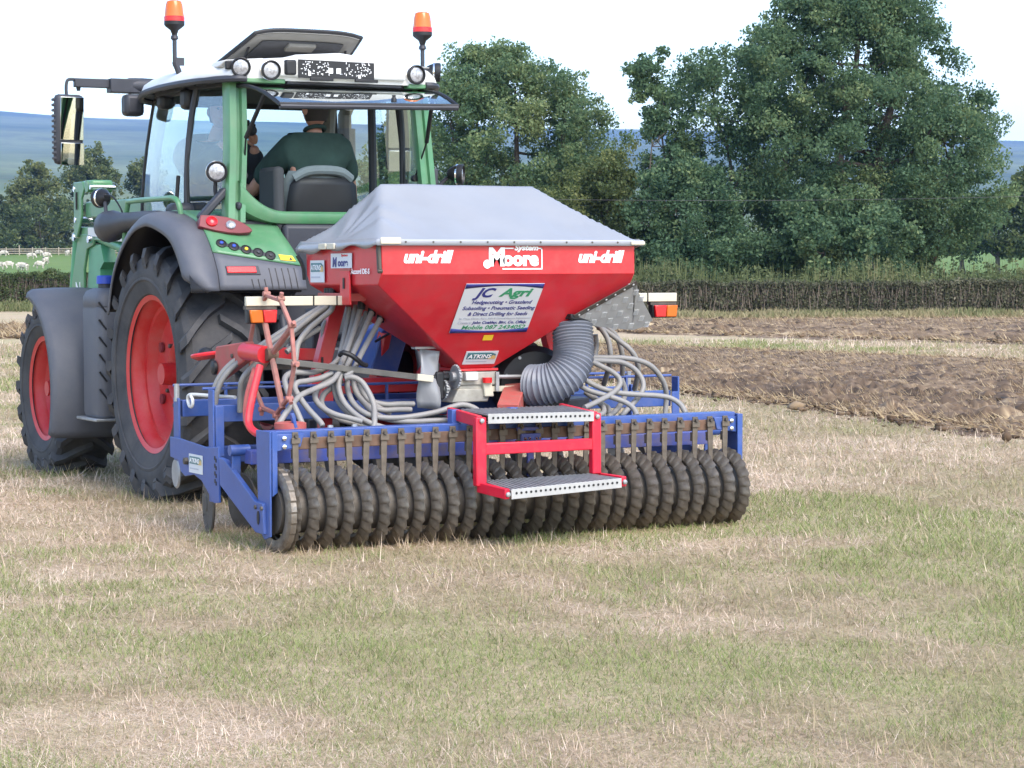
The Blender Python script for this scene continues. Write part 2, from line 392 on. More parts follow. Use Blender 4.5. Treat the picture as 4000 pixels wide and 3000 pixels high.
def make_tree(name, label, cat, rows, s, nclu, rclu, nleaf, size, leaf, trunks, group=None, depth=.42, hollow=.35, seed=1, tint=.45, gaps=(), zbase=None, limbs=26):
    rng = np.random.default_rng(seed)
    E = np.array(survey_rows(rows, s)); zl, zh = E[0, 0], E[-1, 0]
    ac = .5*(E[:, 1].min()+E[:, 2].max()); g = ground(ac, s); zg = float(zt(ac, s)) if zbase is None else zbase
    root = empty(name, (g[0], g[1], zg), label, cat, group)
    C = []; RR = []; T = []
    W = np.max(E[:, 2]-E[:, 1])
    while len(C) < nclu:
        z = rng.uniform(zl, zh); al = np.interp(z, E[:, 0], E[:, 1]); ar = np.interp(z, E[:, 0], E[:, 2]); m = .5*(al+ar); hw = .5*(ar-al)
        if rng.random() > hw/(.5*W)+.15: continue
        th = rng.uniform(0, 2*math.pi); q = math.sqrt(rng.uniform(hollow**2, 1))
        hd = max(hw*.8, depth*W*.6)*min(1, 1.3*(1-(z-zl)/(zh-zl+1e-6))**.5+.25)
        a = m+math.cos(th)*q*max(.1, hw-rclu*.55); d = math.sin(th)*q*hd
        if any((a-ga)**2/gr**2+(z-gz)**2/gh**2 < 1 for ga, gz, gr, gh in gaps): 
            if rng.random() < .93: continue
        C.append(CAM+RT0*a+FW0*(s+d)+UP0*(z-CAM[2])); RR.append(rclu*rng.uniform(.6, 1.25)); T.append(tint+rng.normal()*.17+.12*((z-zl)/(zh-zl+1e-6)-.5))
    C = np.array(C); RR = np.array(RR); T = np.array(T)
    # sprays: every cluster throws a few smaller tufts outwards so the outline is ragged
    k = rng.integers(0, len(C), nclu); d = rng.normal(size=(nclu, 3)); d /= np.linalg.norm(d, axis=1)[:, None]
    C2 = C[k]+d*(RR[k]*.95)[:, None]; C2[:, 2] = np.maximum(C2[:, 2], zg+.3)
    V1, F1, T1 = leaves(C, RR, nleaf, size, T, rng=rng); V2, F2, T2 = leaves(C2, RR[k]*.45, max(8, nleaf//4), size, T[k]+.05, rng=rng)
    V = np.concatenate([V1, V2]); V[:, 2] = np.maximum(V[:, 2], zg+.02)
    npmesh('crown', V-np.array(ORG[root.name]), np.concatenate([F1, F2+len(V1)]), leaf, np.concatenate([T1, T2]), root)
    # trunks and limbs
    for ti, (ta, tw, ttop, lean) in enumerate(trunks):
        mb = B(); b0 = Vector(ground(ta, s+rng.uniform(-1, 1), zg-.1)); top = Vector(ground(ta+lean, s+rng.uniform(-1, 1), ttop))
        mid = b0.lerp(top, .5)+Vector(RT0)*rng.uniform(-.4, .4); pts = spline([b0, b0.lerp(mid, .5)+Vector(RT0)*rng.uniform(-.15, .15), mid, mid.lerp(top, .5)+Vector(RT0)*rng.uniform(-.4, .4), top], 6)
        n = len(pts); mb.tube(pts, [tw*(1-.88*i/(n-1))+.015 for i in range(n)], 8)
        for _ in range(limbs):
            i = rng.integers(n//5, n-1); p = pts[int(i)]
            dist = np.linalg.norm(C-np.array(p), axis=1); cand = np.argsort(dist)[:max(6, len(C)//5)]
            c = Vector(C[int(rng.choice(cand))])
            if c.z < p.z-.5: continue
            m1 = p.lerp(c, .5)+Vector((rng.normal()*.25, rng.normal()*.25, -.12*(c-p).length))
            r0 = (tw*(1-.88*i/(n-1))+.02)*.5; q = spline([p, m1, c], 5); mb.tube(q, [r0*(1-.85*j/(len(q)-1))+.008 for j in range(len(q))], 6)
        mb.build('trunk', 'bark', root)
    return root

# ================================================================== TREES
make_tree('ash_tree', 'big tall ash tree with several stems, behind the hedge on the right', 'tree',
    [(-130, 3200, 3480), (-60, 3090, 3600), (20, 3010, 3650), (100, 2930, 3700), (200, 2760, 3760), (280, 2600, 3790), (360, 2560, 3860), (480, 2640, 3930), (600, 2620, 3985), (720, 2640, 3975), (820, 2700, 3985), (900, 2720, 3900), (1000, 2800, 3760), (1075, 2900, 3650)],
    95, 860, .80, 225, .15, 'leaf_ash', [(13.4, .30, 13.2, .6), (14.9, .34, 12.6, .9), (11.2, .2, 10.8, -.6), (9.9, .16, 8.0, -1.6), (17, .16, 8.8, 1.4)], seed=3, tint=.45, hollow=.05,
    gaps=[(14.2, 10.2, 1.0, .8), (11.9, 9.0, .6, .5), (17.6, 6.1, .6, .4), (11.2, 6.3, .4, .5), (15.6, 8.2, .6, .4)], limbs=22)
make_tree('ash_tree', 'slender open ash limb tree with sky through it, left edge of the big ash', 'tree',
    [(175, 2560, 2640), (215, 2430, 2620), (300, 2415, 2640), (420, 2470, 2680), (520, 2500, 2720), (640, 2480, 2720), (720, 2470, 2700)],
    93, 62, .5, 150, .16, 'leaf_ash', [(7.3, .07, 8.6, -1.2), (6.6, .05, 6.8, -1.0)], seed=5, tint=.5, hollow=0., limbs=30)
make_tree('round_tree', 'broad round-headed tree beyond the cab and tarpaulin cover', 'tree',
    [(195, 1790, 2080), (240, 1720, 2200), (300, 1690, 2290), (380, 1650, 2360), (470, 1640, 2450), (560, 1630, 2500), (680, 1620, 2500), (800, 1600, 2470), (950, 1620, 2440), (1075, 1680, 2400)],
    100, 450, .78, 235, .15, 'leaf_ash', [(-.3, .26, 9.5, .5), (1.2, .24, 9.6, 1.2), (-2., .2, 8, -.6)], seed=9, tint=.6, hollow=.05,
    gaps=[(-.4, 8.6, .5, .45), (-.5, 7.4, .4, .8), (.8, 6.6, .9, .55), (1.6, 7.6, .4, .4), (2.9, 6.8, .3, .3)], limbs=20)
make_tree('hawthorn_bush', 'olive green bushy thicket in front of the round tree', 'bush',
    [(600, 2300, 2480), (660, 2180, 2520), (710, 2110, 2540), (780, 2020, 2560), (880, 1960, 2560), (980, 1960, 2560), (1080, 1960, 2560)],
    92, 130, .65, 170, .15, 'leaf_olive', [(2.2, .1, 3.6, .3), (3.4, .1, 4.0, .2)], seed=11, tint=.42, zbase=0, limbs=8, depth=.3)
make_tree('hawthorn_bush', 'dark green thicket right of the tarpaulin cover, under the ash', 'bush',
    [(655, 2560, 2760), (720, 2480, 2840), (790, 2440, 2920), (880, 2420, 2980), (980, 2420, 3020), (1085, 2420, 3020)],
    90, 160, .65, 170, .15, 'leaf_ash', [(6., .1, 3.8, .3), (7.6, .1, 3.4, .3)], seed=12, tint=.3, zbase=0, limbs=8, depth=.3)
make_tree('elder_bush', 'low leafy bush at the foot of the big ash', 'bush',
    [(760, 3150, 3300), (840, 3000, 3560), (940, 2960, 3640), (1085, 2960, 3640)],
    89, 110, .6, 150, .17, 'leaf_ash', [(11.5, .08, 3., .2), (14, .08, 3., .2)], seed=13, tint=.4, zbase=0, limbs=6, depth=.3)
make_tree('field_tree', 'tree seen through the right-hand cab door glass', 'tree',
    [(400, 1560, 1640), (470, 1520, 1700), (560, 1440, 1740), (680, 1380, 1740), (850, 1350, 1740), (1060, 1350, 1740)],
    110, 120, .75, 130, .22, 'leaf_ash', [(-5.2, .2, 7.5, .2)], seed=15, tint=.5, zbase=0, limbs=12)
make_tree('far_tree', 'rounded yellow-green tree behind the rail fence at far left', 'tree',
    [(650, 110, 190), (690, 60, 240), (760, 20, 270), (850, 0, 290), (985, 0, 290)], 365, 90, 1.5, 130, .5, 'leaf_olive', [(-74, .3, 10, 0)], 'trees behind the rail fence', seed=21, tint=.75, limbs=8)
make_tree('far_tree', 'taller dark tree behind the rail fence, left of the cab', 'tree',
    [(575, 330, 400), (620, 270, 450), (700, 230, 490), (800, 220, 500), (985, 220, 500)], 372, 110, 1.5, 130, .5, 'leaf_olive', [(-68, .3, 14, 0)], 'trees behind the rail fence', seed=22, tint=.55, limbs=8)
make_tree('far_tree', 'loose far tree just left of the cab glass', 'tree',
    [(620, 560, 640), (660, 500, 680), (740, 470, 700), (985, 470, 700)], 380, 90, 1.5, 120, .5, 'leaf_olive', [(-58, .3, 13, 0)], 'trees behind the rail fence', seed=23, tint=.6, limbs=8)
make_tree('far_tree', 'dark low tree at the left edge of the photo', 'tree',
    [(750, -80, 20), (800, -120, 60), (985, -120, 80)], 360, 50, 1.5, 120, .5, 'leaf_olive', [(-82, .3, 10, 0)], 'trees behind the rail fence', seed=24, tint=.3, limbs=6)
make_tree('far_tree', 'distant tree at the right edge beyond the pasture', 'tree',
    [(690, 3960, 4060), (780, 3890, 4100), (880, 3830, 4120), (985, 3800, 4130)], 210, 90, 1.1, 120, .36, 'leaf_olive', [(44, .25, 6, 0)], 'trees at the right edge', seed=25, tint=.4, limbs=6)
make_tree('far_tree', 'distant low round tree right of the ash, across the pasture', 'tree',
    [(860, 3720, 3800), (900, 3690, 3840), (985, 3680, 3860)], 215, 45, 1., 110, .36, 'leaf_olive', [(42, .25, 5, 0)], 'trees at the right edge', seed=26, tint=.35, limbs=6)

make_tree('hedgerow_bush', 'low dark bushy hedgerow behind the rail fence at far left', 'bush',
    [(800, 60, 620), (840, -40, 700), (900, -80, 720), (990, -80, 720)], 358, 130, 1.4, 110, .5, 'leaf_olive', [(-72, .2, 8, 0), (-62, .2, 8, 0)], seed=27, tint=.42, limbs=6, depth=.1)
# ================================================================== HEDGES, WEEDS
def hedge(name, label, a0, a1, s0, s1, h, th, nleaf, ntwig, leaf, seed, twigtint=.5, lsize=.085, ltint=.4, mixed=0.):
    rng = np.random.default_rng(seed); g = ground(.5*(a0+a1), .5*(s0+s1)); root = empty(name, g, label, 'hedge'); O = np.array(g)
    def pos(t, d, z):
        a = a0+(a1-a0)*t; s = s0+(s1-s0)*t+d
        return CAM[None]*np.array([1, 1, 0])+RT0[None]*a[:, None]+FW0[None]*s[:, None]+UP0[None]*z[:, None]
    # dense inner wood
    n = 160; rows = []
    for j, (d, z) in enumerate([(-.32, 0), (-.36, .45), (-.3, .84), (0, .9), (.3, .84), (.34, 0)]):
        t = np.linspace(0, 1, n); zz = h*z*(1+.06*(vnoise(t*60, t*0+j, 1.3, seed)-.5)); rows.append([tuple(p) for p in pos(t, d*th+.12*(vnoise(t*90, t*0, 1.1, seed+j)-.5), zz)])
    B().sheet(rows).build('inner_wood', 'twigcore', root)
    # twigs: thin upright blades
    t = rng.random(ntwig); d = (rng.random(ntwig)**1.5-.5)*th*1.02; d[: ntwig*2//3] = -.5*th+np.abs(rng.normal(size=ntwig*2//3))*.1
    z0 = rng.random(ntwig)*h*.7; l = h*rng.uniform(.2, .6, ntwig); hh = h*(1+.10*(vnoise(t*(a1-a0), t*0, .7, seed+3)-.5)); z1 = np.minimum(z0+l, hh*rng.uniform(.92, 1.05, ntwig))
    p = pos(t, d, z0); q = pos(t+rng.normal(size=ntwig)*.06/abs(a1-a0), d+rng.normal(size=ntwig)*.05, z1)
    wv = RT0[None]*(rng.uniform(.006, .016, ntwig))[:, None]
    V = np.stack([p-wv, p+wv, q+wv*.5, q-wv*.5], 1).reshape(-1, 3); F = np.arange(4*ntwig).reshape(-1, 4)
    o = npmesh('twigs', V-O, F, 'twig', np.repeat(np.clip(twigtint+rng.normal(size=ntwig)*.25, 0, 1), 4), root); o['kind'] = 'stuff'
    t = rng.random(nleaf); side = rng.random(nleaf) < .72
    z = np.where(side, rng.random(nleaf)*h, h*(.9+.12*rng.random(nleaf))); d = np.where(side, -.5*th+np.abs(rng.normal(size=nleaf))*.08, (rng.random(nleaf)-.5)*th)
    z = z*(1+.16*(vnoise(t*(a1-a0), t*0, .7, seed+3)-.5)+.10*(vnoise(t*(a1-a0), t*0, .2, seed+9)-.5))+.10*rng.random(nleaf)**4
    patch = vnoise(t*abs(a1-a0), z*2.5, 1.4, seed+7); keep = rng.random(nleaf) < .25+.9*patch; C = pos(t, d, z)[keep]
    Vv, Ff, T = leaves(C, np.full(len(C), .05), 1, lsize, ltint+(patch[keep]-.5)*.5+(.0), rng=rng)
    Vv[:, 2] = np.maximum(Vv[:, 2], .02)
    o = npmesh('leaves', Vv-O, Ff, leaf, T, root); o['kind'] = 'stuff'
    return root
mat('twigcore', (.035, .03, .022), .95, var=.3, scale=3)
hedge('clipped_hedge', 'long low clipped brown hedge across the field on the right', 3.2, 22, 78.5, 75.2, 1.12, 1.3, 85000, 3800, 'leaf_hedge', 31, .62, .10, .5)
hedge('clipped_hedge', 'overgrown green hedge in front of the sheep pasture on the left', -34, -12, 106, 101, 1.6, 1.8, 48000, 2600, 'leaf_olive', 32, .35, .12, .3)
def weeds(name, label, a0, a1, s0, s1, n, hmin, hmax, leafm, seed, tint, bushy=0):
    rng = np.random.default_rng(seed); a = rng.uniform(a0, a1, n); s = rng.uniform(s0, s1, n)
    h = rng.uniform(hmin, hmax, n)*(.65+.7*vnoise(a, s, 1.6, seed)); p = np.stack([CAM[0]+RT0[0]*a+FW0[0]*s, CAM[1]+RT0[1]*a+FW0[1]*s, h*0], 1)
    q = p+np.stack([rng.normal(size=n)*.12, rng.normal(size=n)*.12, h], 1); wv = RT0[None]*rng.uniform(.012, .03, n)[:, None]
    m = .5*(p+q)+rng.normal(size=(n, 3))*.04
    V = np.stack([p-wv*.4, m-wv, q, m+wv], 1).reshape(-1, 3); T = np.repeat(np.clip(tint+(vnoise(a, s, 2.2, seed+2)-.5)*.7+rng.normal(size=n)*.15, 0, 1), 4); F = np.arange(4*n).reshape(-1, 4)
    if bushy:
        k = rng.integers(0, n, bushy); C = p[k]+(q-p)[k]*rng.uniform(.35, .95, bushy)[:, None]
        V2, F2, T2 = leaves(C, np.full(bushy, .22), 9, .13, np.clip(tint-.12+(vnoise(a[k], s[k], 2.6, seed+5)-.5)*.9, 0, 1), rng=rng); V2[:, 2] = np.maximum(V2[:, 2], .02)
        F = np.concatenate([F, F2+len(V)]); V = np.concatenate([V, V2]); T = np.concatenate([T, T2])
    o = npmesh(name, V, F, leafm, T); return tag(o, label, 'weeds', kind='stuff')
weeds('tall_weeds', 'tall pale grass and weeds growing behind the clipped hedge', 3.2, 22, 79.5, 88, 5000, .6, 1.75, 'leaf_weed', 41, .42, 5200)
weeds('verge_grass', 'dry tussocky grass along the foot of the clipped hedge', 3.2, 22, 73.6, 76.4, 7000, .08, .3, 'leaf_weed', 42, .85)
weeds('verge_grass', 'dry rough grass along the foot of the left hedge', -30, -14, 96, 103, 5000, .1, .55, 'leaf_weed', 43, .7, 500)

# ================================================================== TILLED STRIPS
def tilled(name, label, poly, step, amp, nclod, csize, seed, tint, flat=.75):
    """poly in (a, s): four corners near-left, near-right, far-right, far-left"""
    rng = np.random.default_rng(seed); nl, nr, fr, fl = [np.array(p) for p in poly]
    nu = int(np.linalg.norm(nr-nl)/step); nv = int(max(np.linalg.norm(fl-nl), np.linalg.norm(fr-nr))/step)
    Ug, Vg = np.meshgrid(np.linspace(0, 1, nu), np.linspace(0, 1, nv), indexing='xy')
    Q = (nl*(1-Ug[..., None])+nr*Ug[..., None])*(1-Vg[..., None])+(fl*(1-Ug[..., None])+fr*Ug[..., None])*Vg[..., None]
    a, s = Q[..., 0], Q[..., 1]; a = a+(vnoise(a, s, .8, seed+1)-.5)*.7*(Vg < 1)*(Vg > 0); s = s+(vnoise(a, s, 1.1, seed+4)-.5)*1.0
    edge = np.clip(np.minimum(Vg, 1-Vg)*nv/14, 0, 1)*np.clip(np.minimum(Ug, 1-Ug)*nu/4, 0, 1)
    rid = np.abs(vnoise(a, s, .42, seed+2)-.5)*2; z = amp*((1-rid)*.4+np.abs(vnoise(a, s, .24, seed+3)-.5)*1.3+vnoise(a, s, .17, seed+11)*.95+vnoise(a, s, 1.6, seed+5)*.3-.3)*(1-flat*Vg)*edge-.03*(1-edge)+.012+rng.normal(size=a.shape)*.02*(1-flat*Vg)*edge
    V = np.stack([CAM[0]+RT0[0]*a+FW0[0]*s, CAM[1]+RT0[1]*a+FW0[1]*s, z], -1).reshape(-1, 3)
    i = (np.arange(nv-1)[:, None]*nu+np.arange(nu-1)[None]).ravel(); F = np.stack([i, i+1, i+nu+1, i+nu], 1)
    T = np.clip(tint+(vnoise(a, s, .35, seed+6)-.5)*.6+(vnoise(a, s, 2.5, seed+8)-.5)*.3+rng.normal(size=a.shape)*.17, 0, 1).ravel()
    o = npmesh(name, V, F, 'clod', T); tag(o, None, None, kind='structure')
    # clods: squashed rough lumps
    bm = bmesh.new(); bmesh.ops.create_icosphere(bm, subdivisions=1, radius=1); bv = np.array([v.co[:] for v in bm.verts]); bf = np.array([[v.index for v in f.verts] for f in bm.faces]); bm.free()
    u, v = rng.random(nclod), rng.random(nclod); q = (nl*(1-u[:, None])+nr*u[:, None])*(1-v[:, None])+(fl*(1-u[:, None])+fr*u[:, None])*v[:, None]
    q += rng.normal(size=q.shape)*.25; r = csize*np.exp(rng.normal(size=nclod)*.55)*.6; r = np.minimum(r, csize*2.0)*(1-.35*v)*(.45+.55*np.minimum(1, v*9))
    Vc = bv[None]*(1+rng.normal(size=(nclod, len(bv), 1))*.32)*r[:, None, None]*np.stack([rng.uniform(.8, 1.7, nclod), rng.uniform(.8, 1.5, nclod), rng.uniform(.4, .85, nclod)], 1)[:, None]
    ang = rng.uniform(0, 6.28, nclod); ca, sa = np.cos(ang)[:, None], np.sin(ang)[:, None]
    X = Vc[..., 0]*ca-Vc[..., 1]*sa; Y = Vc[..., 0]*sa+Vc[..., 1]*ca
    px = CAM[0]+RT0[0]*q[:, 0]+FW0[0]*q[:, 1]; py = CAM[1]+RT0[1]*q[:, 0]+FW0[1]*q[:, 1]
    Vc = np.stack([X+px[:, None], Y+py[:, None], Vc[..., 2]+(amp*.45*(1-flat*v)+r*.2)[:, None]], -1).reshape(-1, 3)
    Fc = (bf[None]+np.arange(nclod)[:, None, None]*len(bv)).reshape(-1, 3)
    Tc = np.repeat(np.clip(tint-.08+rng.normal(size=nclod)*.22, 0, 1), len(bv))
    o = npmesh('soil_clods', Vc, Fc, 'clod', Tc); tag(o, label, 'soil', kind='stuff')
    # pulled-up dry grass among the clods
    n = nclod*4; u, v = rng.random(n), rng.random(n); q = (nl*(1-u[:, None])+nr*u[:, None])*(1-v[:, None])+(fl*(1-u[:, None])+fr*u[:, None])*v[:, None]
    L = csize*rng.uniform(1., 3.4, n); th = rng.uniform(0, 6.28, n); el = rng.uniform(-.1, .9, n)
    p = np.stack([CAM[0]+RT0[0]*q[:, 0]+FW0[0]*q[:, 1], CAM[1]+RT0[1]*q[:, 0]+FW0[1]*q[:, 1], amp*rng.uniform(.25, .85, n)*(1-flat*v)], 1)
    d = np.stack([np.cos(th)*np.cos(el), np.sin(th)*np.cos(el), np.sin(el)], 1)*L[:, None]; sdv = (RT0*.09+UP0*.07)[None]*csize*rng.uniform(.6, 1.6, n)[:, None]
    V = np.stack([p-sdv, p+sdv, p+d], 1).reshape(-1, 3); Tt = np.repeat(np.clip(.80+rng.normal(size=n)*.2, 0, 1), 3)
    o = npmesh('pulled_grass', V, np.arange(3*n).reshape(-1, 3), 'clod', Tt); tag(o, label.replace('clods', 'with dry grass tufts'), 'grass', kind='stuff')
def asg(px, py):
    p = np.array(at(px, py, z=0.))-CAM; return (float(p@RT0), float(p@FW0))
SN = [asg(2330, 1490), asg(4080, 1745), asg(4080, 1412), asg(2330, 1346)]
TUFT = [tilled('tilled_strip', 'brown cultivated clods and turf in the nearer tilled strip', SN, .085, .11, 10000, .05, 51, .38)]
SF = [asg(2380, 1302), asg(4080, 1354), asg(4080, 1242), asg(2380, 1250)]
TUFT.append(tilled('tilled_strip', 'grey turned soil clods in the farther tilled strip', SF, .17, .13, 5000, .075, 52, .46))
SL = [asg(-80, 1328), asg(260, 1322), asg(260, 1276), asg(-80, 1278)]
tilled('tilled_strip', 'turned soil clods at the left edge beyond the front wheel', SL, .25, .12, 500, .13, 53, .6)

# ================================================================== GRASS
def grass(name, label, s0, s1, N, seed, flat, hgt, wid):
    """density falls with the square of the distance while blades widen to match"""
    rng = np.random.default_rng(seed)
    s = np.exp(rng.uniform(math.log(s0), math.log(s1), N)); a = rng.uniform(-1, 1, N)*(.232*s+.3)
    k = np.ones(N, bool)
    for poly in (SN, SF):
        P = np.array(poly); ins = np.ones(N, bool)
        for i in range(4):
            e = P[(i+1) % 4]-P[i]; ins &= ((a-P[i][0])*e[1]-(s-P[i][1])*e[0]) < -.1*np.linalg.norm(e)
        k &= ~ins
    s, a = s[k], a[k]; N = len(s); sc = np.maximum(.8, s/9.)
    x = CAM[0]+RT0[0]*a+FW0[0]*s; y = CAM[1]+RT0[1]*a+FW0[1]*s
    green = .30*vnoise(x, y, 2.6, 21)+.30*vnoise(x, y, 1.0, 2)+.20*vnoise(x, y, .35, 4)+.20*vnoise(x, y, 6., 8)+.045*np.clip((10-s)/2.5, 0, 1)
    thick = vnoise(x, y, .35, 6)
    ang = rng.uniform(0, 6.28, N); lean = np.where(rng.random(N) < flat, rng.uniform(1.28, 1.56, N), rng.uniform(.3, 1.1, N))
    gmask = rng.random(N) < np.clip((green-.525)*4.2, 0.025, .62)
    lean = np.where(gmask, rng.uniform(.5, 1.4, N), lean)
    l = hgt*rng.uniform(.5, 1.5, N)*(.6+.8*thick)*np.sqrt(sc); l = np.where(gmask, l*.75, l); l = np.where(rng.random(N) < .008, l*2.0, l); w_ = wid*rng.uniform(.5, 1.2, N)*sc
    d = np.stack([np.cos(ang)*np.sin(lean), np.sin(ang)*np.sin(lean), np.cos(lean)], 1)
    p = np.stack([x, y, rng.random(N)*.018*thick], 1)
    sd_ = np.stack([-np.sin(ang), np.cos(ang), np.zeros(N)], 1)*.6+RT0[None]*.4*np.sign(rng.normal(size=N))[:, None]
    sd_ = sd_/np.linalg.norm(sd_, axis=1)[:, None]*w_[:, None]*.5
    q = p+d*l[:, None]; q[:, 2] = np.maximum(q[:, 2], .004)
    V = np.stack([p-sd_, p+sd_, q], 1).reshape(-1, 3); F = np.arange(3*N).reshape(-1, 3)
    dry = .55+.45*(vnoise(x, y, 1.3, 9)-.5)+.3*(vnoise(x, y, .25, 12)-.5)+rng.normal(size=N)*.17+.25*(rng.random(N) < .16)
    T = np.where(gmask, np.clip(.17+rng.normal(size=N)*.10, 0, .4), np.clip(dry, .36, 1))
    o = npmesh(name, V, F, 'grass', np.repeat(T, 3)); return tag(o, label, 'grass', kind='stuff')
grass('mown_grass', 'mown mix of dry straw and short green grass over the field', 6.2, 50, 830000, 61, .88, .050, .0036)

# ================================================================== SHEEP, FENCE, WIRE
def skin_body(name, m, parent, verts, edges, radii, sub=2, root=0, org=None):
    o0 = ORG.get(parent.name, Vector((0, 0, 0))) if parent is not None else Vector((0, 0, 0))
    if org is not None: o0 = Vector(org)
    me = bpy.data.meshes.new(name); me.from_pydata([(Vector(v)-o0)[:] for v in verts], edges, [])
    o = bpy.data.objects.new(name, me); COL.objects.link(o)
    md = o.modifiers.new('skin', 'SKIN'); md.use_smooth_shade = True
    for i, d in enumerate(me.skin_vertices[0].data):
        r = radii[i]; d.radius = r if hasattr(r, '__len__') else (r, r); d.use_root = (i == root)
    q = o.modifiers.new('sub', 'SUBSURF'); q.levels = sub; q.render_levels = sub
    bpy.context.view_layer.update()
    me2 = bpy.data.meshes.new_from_object(o.evaluated_get(bpy.context.evaluated_depsgraph_get())); me2.name = name
    o.modifiers.clear(); o.data = me2; me2.materials.clear(); me2.materials.append(MATS[m]); me2.shade_smooth()
    if parent is not None: o.parent = parent
    return o
def sheep_proto():
    r = empty('sheep', (0, 0, 0), 'x', 'sheep', 'sheep grazing in the far pasture')
    v = [(0, 0, .62), (.35, 0, .64), (.55, 0, .6), (-.35, 0, .62), (-.52, 0, .56), (.66, 0, .5), (.78, 0, .3)]
    e = [(0, 1), (1, 2), (0, 3), (3, 4), (2, 5), (5, 6)]; rad = [.29, .27, .2, .28, .17, .12, .08]
    n = 7
    for x, s in ((.34, .13), (.34, -.13), (-.36, .13), (-.36, -.13)):
        v += [(x, s, .4), (x+.01, s, .2), (x, s, .02)]; e += [(1 if x > 0 else 3, n), (n, n+1), (n+1, n+2)]; rad += [.1, .05, .045]; n += 3
    skin_body('body', 'wool', r, v, e, rad, 1)
    skin_body('face', 'sheep_face', r, [(.68, 0, .46), (.76, 0, .34), (.84, 0, .2)], [(0, 1), (1, 2)], [.1, .1, .06], 1)
    return r
sp = sheep_proto(); used = False
for i, (px, s, rz, lab) in enumerate([(18, 338, .2, 'cream sheep at far left, closest to the rail fence'), (125, 318, .1, 'sheep grazing broadside in the middle of the pasture'), (156, 339, -.2, 'sheep close to the fence, above the grazing ones'), (185, 321, .5, 'sheep just right of the broadside one in the pasture'), (267, 337, 1.4, 'sheep beside the green loader column near the fence'), (181, 287, 1.2, 'sheep seen end-on in mid pasture'),
        (162, 266, 3.0, 'rightmost of the sheep along the hedge top'), (41, 266, 3.3, 'plump sheep near the hedge, second from the left edge'), (84, 260, .2, 'sheep by the hedge top, third from the left edge'), (4, 262, .1, 'sheep half cut off by the left edge of the photo'), (101, 257, 2.6, 'small sheep mostly hidden behind the hedge top')]):
    a = (px-2000)/FPX*s; p = ground(a, s, float(zt(a, s))-.02)
    o = sp if i == 0 else dup(sp); o.location = p; o.rotation_euler = (0, 0, rz-TH); o['label'] = lab
fr = empty('rail_fence', ground(-70, 345, float(zt(-70, 345))), 'wooden post and rail fence at the back of the sheep pasture', 'fence')
fa = np.arange(-79, -44, 1.95); pm = None
for i, a in enumerate(fa):
    p = Vector(ground(a, 345, float(zt(a, 345))))
    if pm is None: pm = B().box((0, 0, .6), (.14, .12, 1.2)).build('post', 'wood_rail', None, org=(0, 0, 0)); o = pm
    else: o = pm.copy(); COL.objects.link(o)
    o.parent = fr; o.location = p-ORG[fr.name]; o.rotation_euler = (0, 0, -TH); o.scale = (1, 1, 1.25 if i == 3 else 1)
    if i:
        for zz in (.3, .62, .94): B().beam(prev+Vector((0, 0, zz)), p+Vector((0, 0, zz)), .04, .12).build('rail', 'wood_rail', fr)
    prev = p
pw = [Vector(ground(a, 72, 3.72+.004*(a-8)**2*.35)) for a in np.linspace(-6, 26, 30)]
tag(B().tube(pw, .006, 5).build('overhead_wire', 'wire'), 'thin overhead wire crossing in front of the ash', 'wire')

